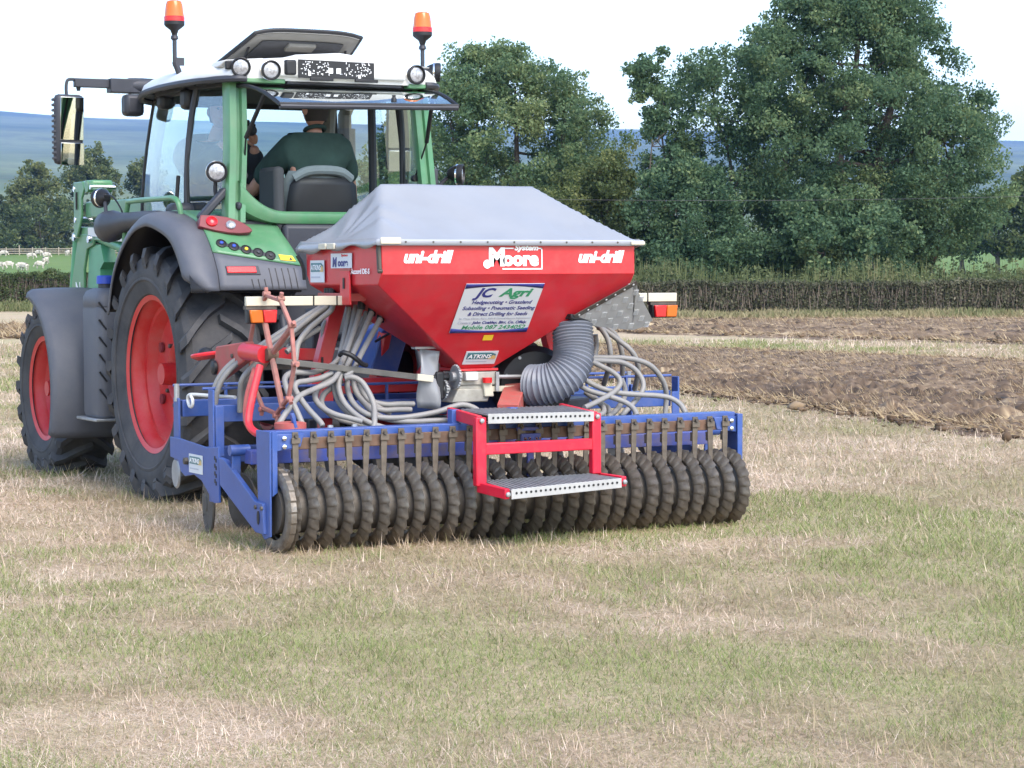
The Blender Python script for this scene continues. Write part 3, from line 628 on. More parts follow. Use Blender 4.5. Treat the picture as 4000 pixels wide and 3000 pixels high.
# ================================================================== TRACTOR
TR = empty('tractor', (0, 0, 0), 'green tractor with red wheels, open rear window and a front loader frame', 'tractor')
def wheel(name, c, R, wdt, rimr, nl, lugh, sgn, deep, hub):
    """sgn -1: left-hand wheel (outer side at -x)"""
    cx, cy, cz = c; X = (1, 0, 0)
    h = B().lathe([(-.02*sgn*0-.16, hub*.55), (-.05, hub*.62), (.12, hub*.62)], c, X, 24).build(name, 'red_rim', TR, org=c)
    hw = wdt/2; rc = R-lugh
    prof = [(-hw*.72, rimr-.005), (-hw*.86, rimr+.02), (-hw*1.0, rimr+(rc-rimr)*.42), (-hw*1.0, rimr+(rc-rimr)*.62), (-hw*.93, rimr+(rc-rimr)*.86), (-hw*.8, rc-.008), (-hw*.4, rc), (0, rc+.004)]
    prof = prof+[(-a, r) for a, r in prof[-2::-1]]
    t = B().lathe(prof, c, X, 72, caps=False)
    # raised ring and blocks on the side wall
    for s in (-1, 1):
        t.lathe([(s*hw*.985, rimr+(rc-rimr)*.36), (s*hw*1.012, rimr+(rc-rimr)*.39), (s*hw*1.012, rimr+(rc-rimr)*.42), (s*hw*1.0, rimr+(rc-rimr)*.45)], c, X, 72, caps=False)
    # lugs: long bent bars, nose on the centre line leading
    def pt(off, r, ph): return Vector((cx+off, cy+math.cos(ph)*r, cz+math.sin(ph)*r))
    st = 2*math.pi/nl
    for k in range(nl):
        for s in (-1, 1):
            ph0 = k*st+(st/2 if s > 0 else 0)
            path = [(.03*-s, 0., R), (s*hw*.35, .10, R), (s*hw*.7, .215, R-.004), (s*hw*.97, .325, R-.022), (s*hw*1.06, .36, R-lugh-.03), (s*hw*1.01, .375, rc-(rc-rimr)*.30)]
            wd = [.028, .03, .034, .04, .036, .02]; dep = [lugh+.02]*3+[lugh+.03, .05, .03]
            V = []; F = []
            for (off, dph, r), w2, dp in zip(path, wd, dep):
                ph = ph0+dph; da = w2/R
                V += [pt(off, r, ph-da*.8), pt(off, r, ph+da*.8), pt(off*.97 if dp else off, r-dp, ph+da*1.25), pt(off*.97, r-dp, ph-da*1.25)]
            # on the side wall the bar stands out sideways instead of outwards
            for i in range(len(path)-1):
                for j in range(4): F.append((i*4+j, i*4+(j+1) % 4, (i+1)*4+(j+1) % 4, (i+1)*4+j))
            F += [(3, 2, 1, 0), tuple((len(path)-1)*4+j for j in range(4))]
            t.add(V, F)
    t.build('tyre', 'rubber', h, org=c, ang=30)
    # rim: flange, deep barrel and disc
    o = -sgn
    f = hw*.78
    rp = [(-o*0+f, rimr-.02), (f+.012, rimr+.012), (f+.004, rimr+.022), (f-.012, rimr+.004), (f-.05, rimr-.035), (f-.10, rimr-.045), (f-deep*.6, rimr-.075), (f-deep, rimr-.11), (f-deep-.01, hub*1.9), (f-deep+.01, hub*1.55), (f-deep-.02, hub*1.2), (f-deep-.10, hub*1.1), (f-deep-.11, .02)]
    rp = [(sgn*a, r) for a, r in rp]
    rm = B().lathe(rp, c, X, 64, caps=False)
    rm.lathe([(-sgn*f, rimr), (-sgn*f, rimr-.03), (0, rimr-.06), (sgn*(f-deep), rimr-.09)], c, X, 40, caps=False)
    ro = rm.build('rim', 'red_rim', h, org=c, ang=50)
    for k in range(8):
        a = k*math.pi/4+.2; p = (cx+sgn*(f-deep+.005), cy+math.cos(a)*hub*1.7, cz+math.sin(a)*hub*1.7)
        B().lathe([(-.012, .016), (.015, .016), (.02, .011)], p, (sgn, 0, 0), 6).build('wheel_nut', 'steel_dark', h, org=c)
    for k in range(6):
        a = k*math.pi/3+.5; p = (cx+sgn*(f-deep+.012), cy+math.cos(a)*(rimr-.16), cz+math.sin(a)*(rimr-.16)); B().lathe([(-.01, .034), (.006, .034), (.007, .002)], p, (sgn, 0, 0), 14).build('disc_hole', 'lamp_dark', h, org=c)
    B().lathe([(sgn*(f-deep-.095), hub*1.05), (sgn*(f-deep-.09), hub*.5), (sgn*(f-deep-.05), hub*.45), (sgn*(f-deep-.045), .01)], c, X, 24).build('hub_recess_shade', 'dark_plastic', h, org=c)  # dark piece standing in for the shade inside the open hub recess
    return h
wheel('rear_wheel', (-.83, 0, .812), .835, .54, .50, 20, .05, -1, .17, .125)
wheel('front_wheel', (-.87, 2.42, .622), .648, .43, .372, 18, .042, -1, .14, .10)
wr = wheel('rear_wheel', (.83, 0, .812), .835, .54, .50, 20, .05, 1, .17, .125)
wf = wheel('front_wheel', (.87, 2.42, .622), .648, .43, .372, 18, .042, 1, .14, .10)

# chassis, axles, hitch
b = B().box((0, .55, .78), (.42, 2.6, .42)).box((0, 2.3, .85), (.36, 1.2, .4)).box((0, -.1, .82), (.62, .62, .55)); b.tube([(-.86, 0, .812), (.86, 0, .812)], .11, 16)
b.tube([(-.8, 2.42, .6), (.8, 2.42, .6)], .07, 12).box((0, -.45, .95), (.5, .2, .7)); b.build('chassis', 'dark_plastic', TR, bev=.02)
b = B()
for s in (-1, 1):
    b.beam((s*.42, -.3, .55), (s*.46, -1.25, .52), .05, .09).beam((s*.42, -.15, 1.15), (s*.45, -.75, 1.2), .07, .07)
    b.tube([(s*.45, -.75, 1.2), (s*.46, -1.0, .55)], .025, 8)
b.tube([(0, -.5, 1.05), (0, -1.45, 1.08)], .03, 10)
b.build('rear_hitch', 'dark_plastic', TR, bev=.006)
b = B().box((0, -.56, 1.50), (.74, .08, .55)).box((0, -.5, 1.2), (.9, .2, .3)); b.build('rear_panel', 'dark_plastic', TR, bev=.03)

# bonnet
rows = []
for y, wd, zt_, zb in [(1.05, .40, 1.93, 1.05), (1.8, .40, 1.86, 1.05), (2.6, .39, 1.74, 1.05), (3.05, .37, 1.6, 1.0), (3.2, .32, 1.35, 1.0)]:
    rows.append([(-wd, y, zb), (-wd, y, zt_-.2), (-wd*.82, y, zt_-.05), (-wd*.35, y, zt_), (wd*.35, y, zt_), (wd*.82, y, zt_-.05), (wd, y, zt_-.2), (wd, y, zb)])
b = B().sheet(rows); b.add(rows[-1], [tuple(range(8))]); hood = b.build('bonnet', 'green', TR, smooth=True, ang=40)
B().box((0, 3.22, 1.15), (.5, .06, .4)).build('grille', 'black', hood, bev=.02)
b = B().tube([(.93, 1.38, 1.0), (.93, 1.38, 2.62), (.93, 1.32, 2.68)], .05, 14); ex = b.build('exhaust_stack', 'steel_dark', TR)
B().tube([(.93, 1.38, 1.3), (.93, 1.38, 2.52)], .078, 16).build('heat_shield', 'dark_plastic', ex)

# front mudguards
def front_guard(sx):
    rows = []
    for k in range(25):
        ph = R_(98+k*(206-98)/24); r = .735
        row = []
        for off, dr in [(-1.20, -.055), (-1.19, -.02), (-1.16, 0), (-1.0, .01), (-.8, .01), (-.66, 0)]:
            row.append((off*-sx if sx > 0 else off, 2.42+math.cos(ph)*(r+dr), .622+math.sin(ph)*(r+dr)))
        rows.append(row)
    g = B().sheet(rows).build('front_mudguard', 'grey_plastic', TR, solid=.014, ang=60)
    B().tube([(sx*.62, 2.42, .7), (sx*.66, 2.0, 1.15), (sx*.9, 2.0, 1.2)], .025, 8).build('guard_stay', 'steel_dark', g)
    return g
front_guard(-1); front_guard(1)

# fuel tank with cap beside the step
def fuel_tank():
    c = (-.93, 1.30)
    def rr(w, d, n=6, r=.06):
        out = []
        for sx, sy, a0 in ((1, 1, 0), (-1, 1, 90), (-1, -1, 180), (1, -1, 270)):
            for k in range(n):
                a = R_(a0+90*k/(n-1)); out.append((sx*(w/2-r)+math.cos(a)*r, sy*(d/2-r)+math.sin(a)*r))
        return out
    rows = []
    for z, k in [(.47, .93), (.5, 1.0), (1.22, 1.0), (1.235, .97), (1.24, 1.0), (1.30, 1.0), (1.345, .85), (1.365, .55)]:
        rows.append([(c[0]+x*k, c[1]+y*k, z) for x, y in rr(.24, .40)])
    for r in rows: r.append(r[0])
    b = B().sheet(rows); b.add(rows[-1][:-1], [tuple(range(len(rows[-1])-1))]); b.add(rows[0][:-1], [tuple(range(len(rows[0])-1))])
    t = b.build('fuel_tank', 'grey_plastic', TR, ang=50)
    B().lathe([(0, .05), (.04, .05)], (-.94, 1.28, 1.365), (0, 0, 1), 20).build('filler_neck', 'dark_plastic', t)
    cp = B().lathe([(0, .062), (.05, .06), (.058, .05)], (-.94, 1.28, 1.395), (0, 0, 1), 16).build('filler_cap', 'cap_blue', t)
    for k in range(6):
        z = .6+k*.12; B().beam((-.995, 1.104, z), (-1.045, 1.112, z+.07), .012, .014, up=(0, 1, 0)).build('grip_slot', 'black', t)
    B().box((-.95, 1.32, .455), (.26, .44, .02)).build('foot_step', 'zinc', t, bev=.005)
fuel_tank()

# rear mudguards: plastic arch, green wing, lamp cluster, hydraulic buttons
PROF = [Vector((0, y, z)) for y, z in [(.80, 1.22), (.72, 1.42), (.60, 1.58), (.42, 1.72), (.2, 1.82), (-.02, 1.857), (-.18, 1.85), (-.42, 1.80), (-.58, 1.742), (-.70, 1.65), (-.78, 1.56), (-.85, 1.455), (-.885, 1.352)]]
PROF = resample(spline(PROF, 8), .03); PN = []
for i in range(len(PROF)):
    t = (PROF[min(i+1, len(PROF)-1)]-PROF[max(i-1, 0)]).normalized(); PN.append(Vector((0, -t.z, t.y)) if Vector((0, -t.z, t.y)).dot(PROF[i]-Vector((0, 0, .9))) > 0 else Vector((0, t.z, -t.y)))
EDGE = [(-1.105, -.095), (-1.102, -.07), (-1.09, -.038), (-1.065, -.014), (-1.02, -.004), (-.915, 0)]
def on_rear(x, z, lift=0.):
    """point and normal on the back of the mudguard at height z"""
    for i in range(len(PROF)//2, len(PROF)-1):
        if PROF[i].z >= z >= PROF[i+1].z:
            k = (PROF[i].z-z)/(PROF[i].z-PROF[i+1].z); p = PROF[i].lerp(PROF[i+1], k); n = PN[i].lerp(PN[i+1], k).normalized()
            return Vector((x, p.y, p.z))+n*lift, n
def fender(sx):
    m = lambda x: x*-sx
    kk = lambda p: 1. if p.y > 0 else min(1., max(0., (p.z-1.335)/.14))**.5
    rows = [[(m(-.915+(x+.915)*kk(p)), (p+n*d*kk(p)).y, (p+n*d*kk(p)).z) for x, d in EDGE] for p, n in zip(PROF, PN)]
    f = B().sheet(rows).build('rear_mudguard', 'grey_plastic', TR, solid=.010, ang=60)
    rows = [[(m(x), (p-n*.035).y, (p-n*.035).z) for x in (-1.085, -.8, -.5, -.36)] for p, n in zip(PROF, PN)]
    B().sheet(rows).build('wheel_arch', 'black', f, solid=.01)
    zb = lambda x: 1.585-.17*(x+.91)
    iT = min(range(len(PROF)), key=lambda i: abs(PROF[i].y-.45)*(1 if PROF[i].z > 1.5 else 9)); xs = np.linspace(-.912, -.40, 12)
    def col(x, lo, hi, n, lift):
        """points down the profile at x from height index"""
        return [on_rear(x, z, lift)[0] for z in np.linspace(hi, lo, n)]
    zt0 = PROF[len(PROF)//2+1].z
    inner = lambda x, z: x+(x+.912)/.512*(.0 if z > 1.7 else (.06 if z < 1.5 else .06*(1.7-z)/.2))
    G = [[] for _ in range(15)]; W_ = [[] for _ in range(7)]
    for x in xs:
        for k, p in enumerate(col(x, zb(x)+.003, 1.80, 15, .004)): G[k].append((m(inner(x, p.z)), p.y, p.z))
        for k, p in enumerate(col(x, 1.355, zb(x)-.003, 7, .004)): W_[k].append((m(inner(x, p.z)), p.y, p.z))
    top = []
    for i in range(len(PROF)):
        if PROF[i].z > 1.80 and PROF[i].y > -.45: top.append([(m(x), PROF[i].y, PROF[i].z+.004) for x in xs])
    B().sheet(top+G).build('green_wing', 'green', f, solid=.012, ang=60)
    B().sheet(W_).build('valance', 'grey_plastic', f, solid=.012, ang=60)
    ck = [(m(-.385), p.y, p.z-.01) for p in PROF if p.z > 1.36]
    B().prism(ck+[(m(-.385), -.6, 1.2), (m(-.385), .5, 1.2)], (m(-.02), 0, 0)).build('cheek_plate', 'dark_plastic', f)
    on = lambda x, z, lift=0.: (lambda q: (Vector((m(q[0].x), q[0].y, q[0].z)), q[1]))(on_rear(x, z, lift))
    LN = Vector((-.12, -.80, .58)).normalized(); L0 = Vector((-.84, -.612, 1.785))
    def lp(px, py):
        r = Vector(CF+CR*(px-2000)/FPX-CU*(py-1500)/FPX); c = Vector(CAM); return c+r*((L0-c).dot(LN)/r.dot(LN))
    mx_ = lambda v: Vector((m(v.x), v.y, v.z)); LNm = Vector((LN.x*-sx, LN.y, LN.z))
    fo = [lp(*q) for q in [(783, 839), (835, 840), (885, 847), (925, 858), (955, 873), (978, 889), (987, 901), (972, 908), (938, 911), (893, 908), (840, 899), (778, 883)]]
    lc = B().prism([mx_(v) for v in fo], Vector((0, .09, -.05))).build('tail_lamp', 'lamp_dark', f, bev=.004, ang=25)
    for q, r, mm, nm in (((827, 866), .038, 'red_lens', 'brake_lens'), ((901, 880), .032, 'lens_clear', 'indicator_lens')):
        B().lathe([(-.002, r), (.010, r*.95), (.018, r*.7), (.022, .003)], mx_(lp(*q)), LNm, 24).build(nm, mm, lc)
    for i in range(5):
        x = -.84+.075*i; p, nn = on(x, 1.637-.0185*i, .008)
        bt = B().lathe([(0, .034), (.010, .034), (.013, .028), (.009, .026), (.009, .002)], p, nn, 24).build('control_button', 'black', f)
        B().lathe([(0, .013), (.016, .011), (.018, .002)], p, nn, 16).build('button_cap', ('cap_blue', 'cap_blue', 'yellow', 'dark_plastic', 'dark_plastic')[i], bt)
        if i: B().beam(prevp, p, .03, .006, up=nn).build('button_strip', 'dark_plastic', f)
        prevp = p
    p, nn = on(-.435, 1.545, .013); ux = Vector((1, 0, 0)); q = nn.cross(ux); q = q if q.z > 0 else -q
    st = B().prism([p+ux*-.05+q*.03, p+ux*.04+q*.018, p+ux*.055-q*.024, p+ux*-.045-q*.014], nn*.002).build('warning_label', 'yellow', f)
    B().prism([p+ux*.012-q*.014+nn*.002, p+ux*.036-q*.016+nn*.002, p+ux*.024+q*.008+nn*.002], nn*.001).build('warning_symbol', 'ink_dark', st)
    c, nn = on(-.755, 1.473, .008); uz = nn.cross(ux); uz = uz if uz.z > 0 else -uz
    rf = B().prism([c-ux*.105-uz*.032, c+ux*.12-uz*.032, c+ux*.115+uz*.032, c-ux*.105+uz*.032], nn*.006).build('reflector_frame', 'dark_plastic', f, bev=.003)
    B().prism([c-ux*.1-uz*.022+nn*.006, c+ux*.092-uz*.022+nn*.006, c+ux*.092+uz*.022+nn*.006, c-ux*.1+uz*.022+nn*.006], nn*.008).build('reflector', 'red_lens', rf, bev=.003)
    for i in range(8):
        x = -.70+.042*i; a, n1 = on(x, 1.42 if i < 3 else 1.485, .0125); b2, _ = on(x+.008, 1.36, .0125)
        if i >= 3: mid_, _ = on(x+.004, 1.42, .0125); B().beam(mid_, b2, .005, .003, up=n1).build('valance_groove', 'black', f); b2 = mid_
        B().beam(a, b2, .005, .003, up=n1).build('valance_groove', 'black', f)
    return f
fl = fender(-1); fender(1)

# ---------------------------------------------------------------- cab
CB = B()
def post(mb, pts, w, d, up=(0, 1, 0)):
    for p, q in zip(pts, pts[1:]): mb.beam(p, q, w, d, up)
for s in (-1, 1):
    lo = [(s*.695, -.545, 1.78), (s*.683, -.525, 1.95), (s*.66, -.5, 2.3), (s*.645, -.455, 2.68)]
    # rear pillar: outer flat and inner step, joined by a fluted section
    prof = [(.05*s, .07), (.055*s, -.02), (.045*s, -.045), (.005*s, -.055), (-.004*s, -.035), (-.022*s, -.035), (-.03*s, -.06), (-.062*s, -.062), (-.072*s, -.03), (-.04*s, .06)]
    rows = []
    for p, k in zip(spline(lo, 5), range(99)): rows.append([(p.x+a, p.y+c, p.z) for a, c in prof]+[(p.x+prof[0][0], p.y+prof[0][1], p.z)])
    CB.sheet(rows)
zs = lambda x: .113*max(0, (abs(x)-.34)/.25)**2.2
CB.sheet([[(x, -.52, 1.846+zs(x)), (x, -.575, 1.852+zs(x)), (x, -.595, 1.838+zs(x)*.98), (x, -.60, 1.80+zs(x)*.8), (x, -.585, 1.775+zs(x)*.5), (x, -.52, 1.77+zs(x)*.3)] for x in np.linspace(-.66, .66, 41)])
cab = CB.build('cab_frame', 'green', TR, ang=40, bev=0)
for s in (-1, 1):
    B().tube(spline([(s*.68, 1.12, 1.5), (s*.665, 1.10, 2.1), (s*.64, 1.03, 2.45), (s*.62, .95, 2.68)], 6), .055, 10).build('front_pillar', 'pillar_trim', cab)
    B().tube(spline([(s*.775, .06, 1.65), (s*.775, .06, 2.1), (s*.755, .03, 2.45), (s*.72, -.0, 2.68)], 6), .022, 8).build('door_pillar', 'dark_plastic', cab)
B().box((0, .25, 1.18), (1.42, 1.6, .1)).box((0, 1.0, 1.5), (1.1, .12, .6)).build('cab_floor', 'interior', cab, bev=.02)
for s in (-1, 1):
    B().box((s*.58, -.15, 1.5), (.3, .8, .6)).build('side_console', 'interior', cab, bev=.05)
    # lower door sill and wing top in green
    B().sheet([[(s*.70, y, z) for y in np.linspace(-.5, .15, 5)] for z in (1.5, 1.72)]+[[(s*.66, y, 1.80+.05*(y < -.3)) for y in np.linspace(-.5, .15, 5)]]).build('cab_sill', 'green', cab, solid=.02)
# glazing
def pane(name, pts_rows, m, fr=None, solid=.006):
    g = B().sheet(pts_rows).build(name, m, cab, solid=0, ang=80)
    if fr:
        nr, nc = len(pts_rows), len(pts_rows[0]); ed = [pts_rows[0][j] for j in range(nc)]+[pts_rows[i][-1] for i in range(1, nr)]+[pts_rows[-1][j] for j in range(nc-2, -1, -1)]+[pts_rows[i][0] for i in range(nr-2, 0, -1)]
        B().tube(ed, fr, 6, closed=True).build('rubber_seal', 'black', g)
    return g
for s in (-1, 1):
    rows = []
    for t in np.linspace(0, 1, 7):
        z = 1.74+t*.92; bul = math.sin(t*math.pi)*.03; rows.append([(s*(.69-.04*t+u*.075+bul), -.45+.05*t+u*(.50-.07*t), z) for u in np.linspace(0, 1, 4)])
    pane('rear_side_window', rows, 'side_glass', .010)
    rows = []
    for t in np.linspace(0, 1, 9):
        z = 1.35+t*1.3; bul = math.sin(t*math.pi)*.04; fy = 1.10-.13*t**2
        rows.append([(s*((.765 if u == 0 else .765)-.04*t+bul-(u**2)*.05), .06+u*(fy-.06), z) for u in np.linspace(0, 1, 6)])
    dr = pane('door_glass', rows, 'side_glass', .012)
    B().tube([(s*.80, .12, 1.72), (s*.83, .12, 1.9), (s*.82, .1, 2.1)], .014, 8).build('door_handle', 'black', dr)
pane('windscreen', [[(u*(.66-.04*t), 1.13-.15*t**2+.06*(1-u*u), 1.62+t*1.05) for u in np.linspace(-1, 1, 9)] for t in np.linspace(0, 1, 7)], 'cab_glass', .012)
# windscreen wiper and sun blind
B().box((0, .93, 2.655), (1.2, .04, .09)).build('sun_blind', 'headliner', cab, bev=.01)
B().tube([(.02, 1.2, 2.62), (-.02, 1.2, 2.3), (-.08, 1.2, 2.12)], .007, 6).build('wiper_arm', 'black', cab)
for px, py, qx, qy in ((1010, 610, 1023, 385),):
    pass

# roof: shell with rounded edge, white rear visor with the number plate, open hatch
rows = []
RB = [(-.62, .62), (-.60, .70), (-.4, .80), (-.1, .86), (.3, .87), (.7, .84), (.98, .76), (1.12, .62)]
rows_top = []
prof = [(1.0, 2.675), (1.02, 2.70), (1.0, 2.735), (.93, 2.775), (.75, 2.81), (.4, 2.83), (0, 2.835)]
for y, hwid in RB:
    row = [(-k*hwid, y, z-.035*max(0, (y-.6))/.5) for k, z in prof]; row += [(-x, yy, z) for x, yy, z in row[-2::-1]]; rows.append(row)
b = B().sheet(rows); n = len(rows[0]); b.add(rows[0], [tuple(range(n))]); b.add(rows[-1], [tuple(range(n))])
roof = b.build('roof', 'white_paint', TR, ang=50)
b = B()
b.prism([(-.60, -.55, 2.60+.055), (.60, -.55, 2.655), (.68, -.3, 2.655), (.80, .2, 2.655), (.80, .6, 2.65), (.60, 1.05, 2.64), (-.60, 1.05, 2.64), (-.80, .6, 2.65), (-.80, .2, 2.655), (-.68, -.3, 2.655)], (0, 0, .022)); b.build('roof_lining', 'headliner', roof)
rows = [[(k*hwid*.99*sx, y, z) for (y, hwid) in RB for k, z in ((1, 0),)] for sx, z in ((-1, 0),)]
for s in (-1, 1):
    ed = [(s*hwid*1.005, y, 2.68-.035*max(0, (y-.6))/.5) for y, hwid in RB]; B().tube(spline(ed, 4), .022, 8).build('roof_edge_trim', 'dark_plastic', roof)
V_ = [(-.46, 2.70), (-.44, 2.765), (-.38, 2.80), (-.30, 2.84), (0, 2.862), (.30, 2.83), (.39, 2.795), (.46, 2.755), (.47, 2.70)]
b = B().prism([(x, -.66, z) for x, z in V_], (0, .25, -.0)); vis = b.build('rear_visor', 'white_paint', roof, bev=.015)
[B().box((x, -.585, 2.672), (w2, .08, .03)).build('visor_lip', 'green', roof, bev=.008) for x, w2 in ((-.50, .28), (.58, .16))]
B().box((.06, -.575, 2.668), (.80, .06, .02)).build('visor_shadow_strip', 'dark_plastic', roof, bev=.004)
for s in (-1, 1):
    pa = B().prism([(s*.44, -.57, 2.80), (s*.50, -.60, 2.815), (s*.74, -.55, 2.80), (s*.76, -.5, 2.76), (s*.46, -.5, 2.76)], (0, .2, 0)); pa.build('lamp_bracket', 'white_paint', roof, bev=.01)
    B().beam((s*.46, -.60, 2.765), (s*.74, -.56, 2.765), .03, .05).build('lamp_bar', 'black', roof, bev=.006)
pl = B().prism([(-.29, -.672, 2.695), (.235, -.672, 2.70), (.235, -.672, 2.805), (-.29, -.672, 2.81)], (0, .010, 0)).build('number_plate', 'black', roof, bev=.002)
rp = random.Random(3); b = B()
for i in range(130):
    x = rp.uniform(-.275, .22); z = rp.uniform(2.718, 2.798)
    if -.085 < x < .035 and z > 2.735: continue
    w2, h2 = rp.choice([(.004, .009), (.008, .004), (.004, .013), (.006, .006), (.011, .004)]); b.box((x, -.6735, z), (w2, .003, h2))
for x in (-.07, -.015): b.box((x, -.6735, 2.745), (.03, .003, .034))
b.box((-.215, -.6735, 2.722), (.018, .003, .026)); b.box((.13, -.6735, 2.715), (.018, .003, .022)); b.build('plate_marks', 'ink_white', pl)['kind'] = 'stuff'
B().box((-.345, -.665, 2.757), (.075, .05, .095)).build('plate_lamp', 'black', roof, bev=.012)
for i, x in enumerate((-.14, .17)): B().box((x, -.69, 2.688), (.16, .02, .02)).build('visor_latch', 'black', roof, bev=.004)
text('Top Farm Fahrt, Rührt', 'plate_line', 'ink_white', pl, (-.11, -.686, 2.685), (1, 0, 0), (0, 0, 1), .018, 0, .0006, width=.2) if False else None
# hatch
hr = [(-.39, -.16, 3.02), (-.30, -.13, 3.045), (.30, -.13, 3.05), (.39, -.16, 3.025)]; hf = [(-.39, .52, 2.81), (.39, .52, 2.81)]
def hx(u, v, dz=0): # u -1..1, v 0 rear .. 1 front
    e = .02*(1-u*u); zz = 3.02+.028*(1-u**4)
    wid = .375+.10*v
    return (u*wid, -.16+.70*v, zz+(2.80-zz)*v+dz)
us = np.linspace(-1, 1, 13); vs = np.linspace(0, 1, 6)
ht = B().sheet([[hx(u, v) for u in us] for v in vs]).build('roof_hatch', 'white_paint', roof, solid=.02, ang=60)
B().sheet([[hx(u*.97, .02+v*.96, -.014) for u in us] for v in vs]).build('hatch_lining', 'pillar_trim', ht, solid=.008)
B().sheet([[hx(u*.74, .14+v*.8, -.028) for u in us] for v in vs]).build('hatch_recess', 'interior', ht, solid=.01, ang=60)
ed = [hx(u, 0) for u in us]+[hx(1, v) for v in vs[1:]]+[hx(u, 1) for u in us[::-1][1:]]+[hx(-1, v) for v in vs[::-1][1:-1]]
B().tube(ed, .014, 8, closed=True).build('hatch_seal', 'black', ht)
hp = Vector(hx(.0, .22, -.04)); B().box(hp, (.2, .10, .03), Matrix.Rotation(-.29, 3, 'X')).build('hatch_latch', 'pillar_trim', ht, bev=.01)
for s in (-1, 1): B().tube([hx(s*.86, .28, -.02), (s*.37, .12, 2.82)], .008, 6).build('hatch_strut', 'black', ht)

# open rear window: framed pane swung up on the roof edge, gas struts
A = [(-.64, -.50, 2.645), (.64, -.50, 2.645)]; Bq = [(-.605, -1.125, 2.49), (.605, -1.125, 2.515)]
def wx(u, v, dz=0):
    wd = .64-.035*v; return (u*wd, -.50-.625*v, 2.645-.145*v+.035*math.sin(v*math.pi)*1+dz+(.012*u*v))
rows = [[wx(u, v) for u in np.linspace(-1, 1, 11)] for v in np.linspace(0, 1, 7)]
rw = B().sheet(rows).build('rear_window', 'rear_glass', TR, ang=80)
ed = rows[0]+[r[-1] for r in rows[1:]]+rows[-1][::-1][1:]+[r[0] for r in rows[::-1][1:-1]]
B().tube(ed, .014, 8, closed=True).build('window_frame', 'black', rw)
B().tube([wx(u, 1.0, -.012) for u in np.linspace(-1, 1, 11)], .017, 8).build('window_rail', 'dark_plastic', rw)
p = wx(.28, .97, .012); B().lathe([(0, .018), (.02, .018), (.035, .010), (.045, .012)], p, (0, 0, 1), 12).build('window_catch', 'black', rw)
for s in (-1, 1):
    st = B().tube([wx(s*.93, .52, -.02), (s*.63, -.62, 2.31)], .014, 8); st.tube([(s*.63, -.62, 2.31), (s*.60, -.50, 2.08)], .006, 6); st.build('gas_strut', 'black', rw)
    B().lathe([(-.02, .022), (.02, .022)], (s*.60, -.50, 2.08), (0, 1, 0), 12).build('strut_mount', 'black', rw)

# work lamps
def lamp(c, aim, r=.058, stalk=None, name='work_lamp', parent=TR):
    ax = Vector(aim).normalized()
    o = B().lathe([(-.085, .012), (-.08, r*.45), (-.05, r*.8), (-.02, r*1.02), (.0, r*1.08), (.022, r*1.08), (.026, r*.98), (.012, r*.9)], c, ax, 28).build(name, 'black', parent, org=c)
    B().lathe([(.010, r*.9), (.017, r*.6), (.02, .002)], c, ax, 24).build('lens', 'lens_clear', o, org=c)
    B().lathe([(-.026, r*1.0), (-.024, r*1.06), (-.014, r*1.08), (-.012, r*1.0)], c, ax, 28).build('trim_ring', 'chrome', o, org=c)
    if stalk: B().tube([Vector(c)-ax*.05]+[Vector(p) for p in stalk], .014, 8).build('stalk', 'dark_plastic', o, org=c)
    return o
lamp((-.655, -.61, 2.752), (-.35, -1, -.08), stalk=[(-.64, -.55, 2.755)]); lamp((-.475, -.66, 2.735), (-.1, -1, -.05), stalk=[(-.5, -.58, 2.76)])
lamp((.545, -.64, 2.745), (.1, -1, -.05), stalk=[(.55, -.58, 2.76)]); lamp((.745, -.54, 2.775), (1, -.5, -.05), stalk=[(.70, -.5, 2.765)])
wl = lamp((-.79, -.52, 2.10), (-.25, -1, -.05), .062, stalk=[(-.77, -.44, 1.98), (-.74, -.42, 1.90)])
lamp((.93, -.50, 2.112), (1, -.75, -.05), .062, stalk=[(.84, -.42, 2.06), (.76, -.42, 1.95)])
b = B().beam((-.72, -.50, 1.99), (-.90, -.50, 1.80), .05, .07, up=(0, 1, 0)).beam((-.69, -.47, 1.90), (-.66, -.60, 1.88), .03, .05)
b.build('grab_handle', 'dark_plastic', TR, bev=.015)
B().box((.735, -.50, 2.09), (.05, .06, .11)).build('marker_block', 'dark_plastic', TR, bev=.01)
# beacons
def beacon(x, y, z0, lean, side):
    o = B().tube(spline([(x+lean, y, z0-.06), (x+lean*.4, y, z0+.03), (x, y, z0+.10)], 5), .020, 10); o.tube([(x, y, z0+.07), (x, y, z0+.30)], .014, 10)
    o.lathe([(0, .012), (.012, .026), (.03, .022), (.04, .012)], (x, y, z0+.235), (0, 0, 1), 12).box((x+.03, y, z0+.10), (.06, .03, .05))
    o = o.build('beacon', 'dark_plastic', TR, org=(x, y, z0))
    B().lathe([(.27, .016), (.30, .026), (.325, .058), (.335, .066), (.365, .066)], (x, y, z0), (0, 0, 1), 24).build('beacon_base', 'black', o, org=(x, y, z0))
    B().lathe([(.362, .064), (.375, .066), (.46, .056), (.486, .048), (.494, .03), (.496, .002)], (x, y, z0), (0, 0, 1), 24).build('amber_dome', 'amber', o, org=(x, y, z0))
    B().lathe([(.358, .067), (.385, .0675), (.39, .064)], (x, y, z0), (0, 0, 1), 24).build('dome_collar', 'red_lens', o, org=(x, y, z0))
    return o
beacon(-.85, .06, 2.735, .07, -1); beacon(.85, -.11, 2.725, -.07, 1)
